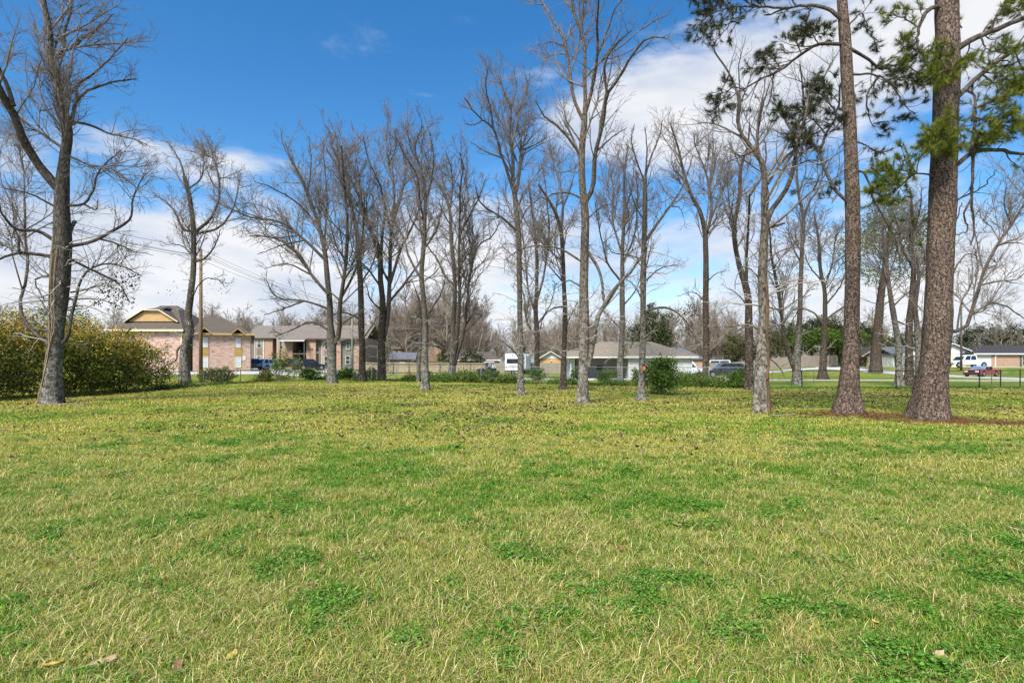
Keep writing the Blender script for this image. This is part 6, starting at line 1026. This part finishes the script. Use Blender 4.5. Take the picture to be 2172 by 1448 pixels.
# camper trailer
X = PX(1087, 91); cp = thing('camper_trailer', 'white camper trailer with a black rear window beyond the back fence', 'trailer', (X, 91, g1(X, 91)), R(-14)); M['camper'] = plain('camper', (.72, .73, .76), .4, .05, 2)
MB().prism([(-1.22, .62), (1.22, .62), (1.22, 3.22), (1.1, 3.36), (-1.1, 3.36), (-1.22, 3.22)], 0, 8.2).build('body', M['camper'], cp, .04); MB().box(-.95, .95, -.02, .02, 1.75, 2.5).build('rear_window', M['auto_glass'], cp); MB().box(-1.24, 1.24, -.06, .0, .5, .66).build('bumper', M['trim'], cp)
for s in (-1, 1):
    MB().box(s * 1.0 - .07, s * 1.0 + .07, -.02, .0, .85, 1.15).build('tail_light', M['lamp_red'], cp)
    for yy in (4.0, 4.95): w_ = MB().bar((s * .98, yy, .36), (s * 1.2, yy, .36), .36, 16).build('wheel', M['tyre'], cp); MB().bar((s * 1.19, yy, .36), (s * 1.22, yy, .36), .2, 12).build('rim', M['rim'], w_)
MB().box(-.55, .75, -.014, 0, 1.42, 1.5).box(-.75, .9, -.014, 0, 1.25, 1.3).build('lettering', M['trim'], cp); MB().box(-.1, .1, -.03, 0, 2.95, 3.1).build('camera_light', M['trim'], cp); MB().box(1.2, 1.75, 2.0, 5.4, .9, 2.95).build('slide_out', M['camper'], cp, .03); MB().bar((1.35, .8, 3.1), (1.35, 7.4, 3.1), .09, 8).build('awning_tube', M['camper'], cp)
for yy in (.9, 7.3): MB().bar((1.3, yy, 1.0), (1.34, yy, 3.1), .04, 6).bar((1.3, yy, 1.3), (1.34, yy + .5 * (1 if yy < 4 else -1), 3.0), .03, 6).build('awning_arm', M['trim'], cp)
MB().box(-.35, .35, 2.0, 2.7, 3.36, 3.6).build('roof_vent', M['trim'], cp); MB().bar((-.5, 8.2, .55), (0, 9.6, .55), .06, 6).bar((.5, 8.2, .55), (0, 9.6, .55), .06, 6).bar((0, 9.4, 0), (0, 9.4, .55), .05, 6).build('hitch', M['trim'], cp); MB().box(-.18, .18, .3, .7, 0, .62).build('stabiliser', M['trim'], cp)
# off-road buggy with a white roof
X = PX(1032, 84); bu = thing('off_road_buggy', 'black off road buggy with a white roof beyond the fence', 'buggy', (X, 84, g1(X, 84)), R(200))
MB().prism([(-1.35, .45), (1.3, .4), (1.45, .7), (1.2, .98), (.5, 1.02), (.35, .62), (-.55, .62), (-.6, 1.05), (-1.35, 1.05)], -.62, .62).build('body', PAINT['black'], bu, .03)
m = MB()
for s in (-.6, .6): m.bar((.55, s, 1.0), (.1, s * .9, 1.85), .03, 6).bar((.1, s * .9, 1.85), (-.85, s * .9, 1.85), .03, 6).bar((-.85, s * .9, 1.85), (-1.05, s, 1.0), .03, 6)
m.build('roll_cage', M['trim'], bu); MB().prism([(-1.0, 1.86), (.25, 1.86), (.3, 1.9), (.1, 2.0), (-.9, 2.02), (-1.05, 1.93)], -.66, .66).build('roof', M['white_paint'], bu, .03); MB().prism([(-1.3, 1.05), (-.7, 1.05), (-.75, 1.55), (-1.2, 1.5)], -.5, .5).build('cargo_box', M['white_paint'], bu, .04)
for x_ in (.95, -.95):
    for s in (-1, 1): w_ = MB().bar((x_, s * .52, .34), (x_, s * .8, .34), .34, 16).build('wheel', M['tyre'], bu); MB().bar((x_, s * .79, .34), (x_, s * .815, .34), .18, 10).build('rim', M['rim'], w_)
for s in (-.3, .3): MB().box(-.5, .0, s - .22, s + .22, .62, .78).box(-.55, -.42, s - .22, s + .22, .78, 1.3).build('seat', M['trim'], bu, .03)

# ------------------------------------------------------------------ fences
def lay(pts, step):
    p = np.array(pts, float); s = np.concatenate([[0], np.cumsum(np.linalg.norm(np.diff(p, axis=0), axis=1))]); q = np.linspace(0, s[-1], max(2, int(round(s[-1] / step)) + 1)); return np.stack([np.interp(q, s, p[:, 0]), np.interp(q, s, p[:, 1])], -1)
def chainlink(name, label, pts, h, step, pmat, rmat, wmat, pr=.035, rr=.022, mesh=True, wr=.0012, spacing=.1, lean=0.0):
    q = lay(pts, step); o = np.array((q[0, 0], q[0, 1], g1(*q[0]))); root = thing(name, label, 'fence', o); r = random.Random(len(label)); zz = [g1(x, y) - o[2] for x, y in q]
    me = None
    for k, (x, y) in enumerate(q):
        a = MB().bar((0, 0, -.2), (r.uniform(-.03, .03) + lean, r.uniform(-.03, .03), h + .04), pr, 8).bar((0, 0, h + .04), (0, 0, h + .08), pr * 1.2, 8, .01).build('post', M[pmat], root, loc=(x - o[0], y - o[1], zz[k]))
    for k in range(len(q) - 1): MB().bar((q[k, 0] - o[0], q[k, 1] - o[1], zz[k] + h), (q[k + 1, 0] - o[0], q[k + 1, 1] - o[1], zz[k + 1] + h), rr, 6).build('rail', M[rmat], root)
    if mesh:
        A, B_ = [], []
        f = lay(pts, spacing); g_ = gz(f[:, 0], f[:, 1]) - o[2]; f = np.concatenate([f - o[:2], g_[:, None]], 1); s_ = int(round(h / spacing)); n_ = len(f) - s_
        lo, hi = f[:n_] + [0, 0, .03], f[s_:s_ + n_] + [0, 0, h]; lo2, hi2 = f[s_:s_ + n_] + [0, 0, .03], f[:n_] + [0, 0, h]
        L_ = np.stack([np.concatenate([lo, lo2]), np.concatenate([hi, hi2])], 1); V, Fq = tubes(L_, np.full(L_.shape[:2], wr), 3); w_ = link('wire_mesh', arrays_mesh('wire_mesh', V, [Fq], M[wmat]), root); tag(w_, kind='stuff')
    return root
chainlink('chain_link_fence', 'rusty dark wire fence running away along the left side', [(-23.2, 20), (-23.1, 48), (-22.2, 55), (-19.3, 58.6)], 1.12, 2.9, 'galv_dark', 'galv_dark', 'galv_dark')
chainlink('chain_link_fence', 'ivy grown silver wire fence across the back of the lawn', [(-19.2, 58.6), (16.6, 38.4)], 1.42, 3.2, 'galv', 'galv', 'galv')
chainlink('chain_link_fence', 'black wire fence along the right rear of the lawn', [(16.6, 38.4), (18.9, 38.6), (20.8, 37.4), (30.2, 37.4), (36.8, 41), (48, 44)], 1.22, 3.0, 'black_metal', 'black_metal', 'black_metal', .035, .024)
chainlink('chain_link_fence', 'older grey wire fence just beyond the black one', [(21, 46), (28, 46), (34, 45.6), (41, 44)], 1.0, 3.6, 'galv_dark', 'galv_dark', 'galv_dark', .03, .014, True, .0012, .12, .04)
def boardfence(name, label, pts, h, mat, back=True, bw=.145, rise=0.0, hole=None):
    q = lay(pts, bw + .004); o = np.array((q[0, 0], q[0, 1], g1(*q[0]))); root = thing(name, label, 'fence', o); r = random.Random(len(label)); d = (q[-1] - q[0]) / np.linalg.norm(q[-1] - q[0]); nrm = np.array((d[1], -d[0]))
    if nrm[1] > 0: nrm = -nrm
    bt = MB()
    for k in range(len(q) - 1):
        a, b_ = q[k] - o[:2], q[k + 1] - o[:2]; z = g1(*q[k]) - o[2]; t = (b_ - a) / np.linalg.norm(b_ - a) * .005; hh = h + r.uniform(-.025, .025) + rise * k / len(q); n_ = np.array((nrm[0], nrm[1])) * .02 * r.uniform(.8, 1.3); a, b_ = a + t, b_ - t
        bt.add([(*(a), z + .03), (*(b_), z + .03), (*(b_ + n_), z + .03), (*(a + n_), z + .03), (*(a), z + hh), (*(b_), z + hh), (*(b_ + n_), z + hh), (*(a + n_), z + hh)], [(0, 3, 2, 1), (4, 5, 6, 7), (0, 1, 5, 4), (1, 2, 6, 5), (2, 3, 7, 6), (3, 0, 4, 7)])
    tag(bt.build('boards', M[mat], root), kind='stuff'); ps = lay(pts, 2.4); off = nrm * (.07 if back else -.07)
    for k in range(len(ps)):
        c = ps[k] - o[:2] + off; z = g1(*ps[k]) - o[2]; MB().box(c[0] - .05, c[0] + .05, c[1] - .05, c[1] + .05, z, z + h - .05).build('post', M['wood_dark' if back else mat], root)
        if k < len(ps) - 1:
            e2 = ps[k + 1] - o[:2] + off; z2 = g1(*ps[k + 1]) - o[2]
            for rh in (.35, h - .2): MB().bar((c[0], c[1], z + rh), (e2[0], e2[1], z2 + rh), .045, 4).build('rail', M['wood_dark' if back else mat], root)
    return root
boardfence('board_fence', 'tan board fence with posts and rails showing, left of the camper', [(PX(768, 88), 88), (PX(1030, 90), 90)], 1.85, 'wood_tan')
boardfence('board_fence', 'weathered grey board fence behind the camper and yellow house', [(PX(1036, 101), 101), (PX(1215, 98), 98)], 1.85, 'wood_grey', False)
boardfence('board_fence', 'long weathered grey board fence behind the parked dark car', [(PX(1440, 98), 98), (PX(1758, 100), 100), (PX(1776, 96), 96)], 1.85, 'wood_grey', False, rise=.2)
boardfence('board_fence', 'dark board fence before the far brick gable house', [(PX(850, 112), 112), (PX(940, 112), 112)], 2.2, 'wood_dark', False)

# ------------------------------------------------------------------ poles and wires
def upole(label, x, ybase, ytop, D, r0, mat, arm=True, cross_y=None, lean=0):
    X = PX(x, D); z = g1(X, D); h = EYE - (ytop - HY) / F * D - z; root = thing('utility_pole', label, 'pole', (X, D, z)); MB().bar((0, 0, -.3), (lean, 0, h), r0, 14, r0 * .72).build('pole', M[mat], root, smooth=True)
    if arm:
        zc = h - 1.0; MB().box(-.55, .95, -.22, -.12, zc, zc + .12).build('crossarm', M['pole'], root)
        for xx in (-.5, .45, .9): MB().bar((xx, -.17, zc + .12), (xx, -.17, zc + .3), .035, 8, .05).build('insulator', M['galv'], root)
        MB().bar((0, -.16, h - 1.8), (.6, -.16, zc), .02, 5).build('brace', M['galv_dark'], root)
    return (X, D, z + h)
p1 = upole('brown wooden utility pole with a short crossarm at the left', 426, 812, 528, 50, .17, 'pole')
p2 = upole('pale greenish utility pole before the far apartment block', 747, 786, 640, 96, .17, 'pole_green', False)
p3 = upole('dark utility pole standing behind the red open car', 2039, 779, 640, 86, .16, 'wood_dark', False)
def wirepath(a, b_, sag, nm, lab, grp):
    t = np.linspace(0, 1, 40)[:, None]; p = np.array(a) * (1 - t) + np.array(b_) * t; p[:, 2] -= sag * 4 * (t * (1 - t))[:, 0]; o = p[0].copy(); V, Fq = tubes((p - o)[None], np.full((1, 40), .014), 4); tag(link(nm, arrays_mesh(nm, V, [Fq], M['wire']), None, o), lab, 'wire', grp)
for k, (dx, dz, lab) in enumerate([(0, .0, 'topmost overhead wire passing the brown utility pole'), (-.5, -.7, 'left crossarm wire of the brown utility pole'), (.45, -.7, 'middle crossarm wire of the brown utility pole'), (.9, -.72, 'right crossarm wire of the brown utility pole')]):
    wirepath((p1[0] + dx, p1[1] - .17, p1[2] + dz), (p2[0] + dx * .8, p2[1], p2[2] + dz * .6 - .1), .9, 'power_line', lab + ', stretch towards the far pole', 'overhead wires'); wirepath((-33 + dx, 34, p1[2] + dz + .3), (p1[0] + dx, p1[1] - .17, p1[2] + dz), .35, 'power_line', lab + ', stretch towards the left edge', 'overhead wires')

# ------------------------------------------------------------------ small things
root, D, B0, TP, TR, _ = TREES['n']; zt = EYE - (778 - HY) / F * D; j = int(np.argmin(np.abs(TP[:, 2] + B0[2] - zt)))
mk = thing('marker_tag', 'small orange tag with a dark top fixed to the light grey trunk', 'tag', (B0[0] + TP[j, 0] + .07, B0[1] + TP[j, 1] - TR[j] * 1.08, zt - .14)); M['orange'] = plain('orange', (.75, .14, .02), .5, .1, 8); MB().box(-.045, .045, -.05, .02, 0, .17).build('tag_body', M['orange'], mk, .012); MB().box(-.03, .03, -.04, .02, .17, .26).build('tag_top', M['trim'], mk, .008)
def stick(label, pts, r0, mat):
    W_ = np.array([(*((PX(x, hit(x, y)), hit(x, y))), 0) for x, y in pts]); W_[:, 2] = gz(W_[:, 0], W_[:, 1]) + .035; o = W_[0].copy(); q = smoothline(W_ - o, 14); rr = np.linspace(r0, r0 * .5, 14)[None]; r = np.random.default_rng(5); p2_, r2_ = grow(q[None], rr, 2.5, .2, .3, .15, .5, 40, 4, 0, .1, .006, r, 6); p2_[..., 2] = np.clip(p2_[..., 2], -.01, .08); V, Fs = merge([tubes(q[None], rr, 6), tubes(p2_, r2_, 4)]); tag(link('fallen_branch', arrays_mesh('fallen_branch', V, Fs, M['twig_pale']), None, o), label, 'branch')
stick('bleached fallen stick on the lawn left of the slimmer pine', [(1636, 884), (1655, 883), (1672, 881), (1686, 881)], .022, 'twig_pale'); stick('thin fallen twig by the foot of the vine clad left tree', [(118, 858), (145, 858), (170, 864)], .015, 'twig_pale'); stick('short pale stick near the clump behind the largest pine', [(1920, 832), (1930, 831), (1936, 832)], .03, 'twig_pale')
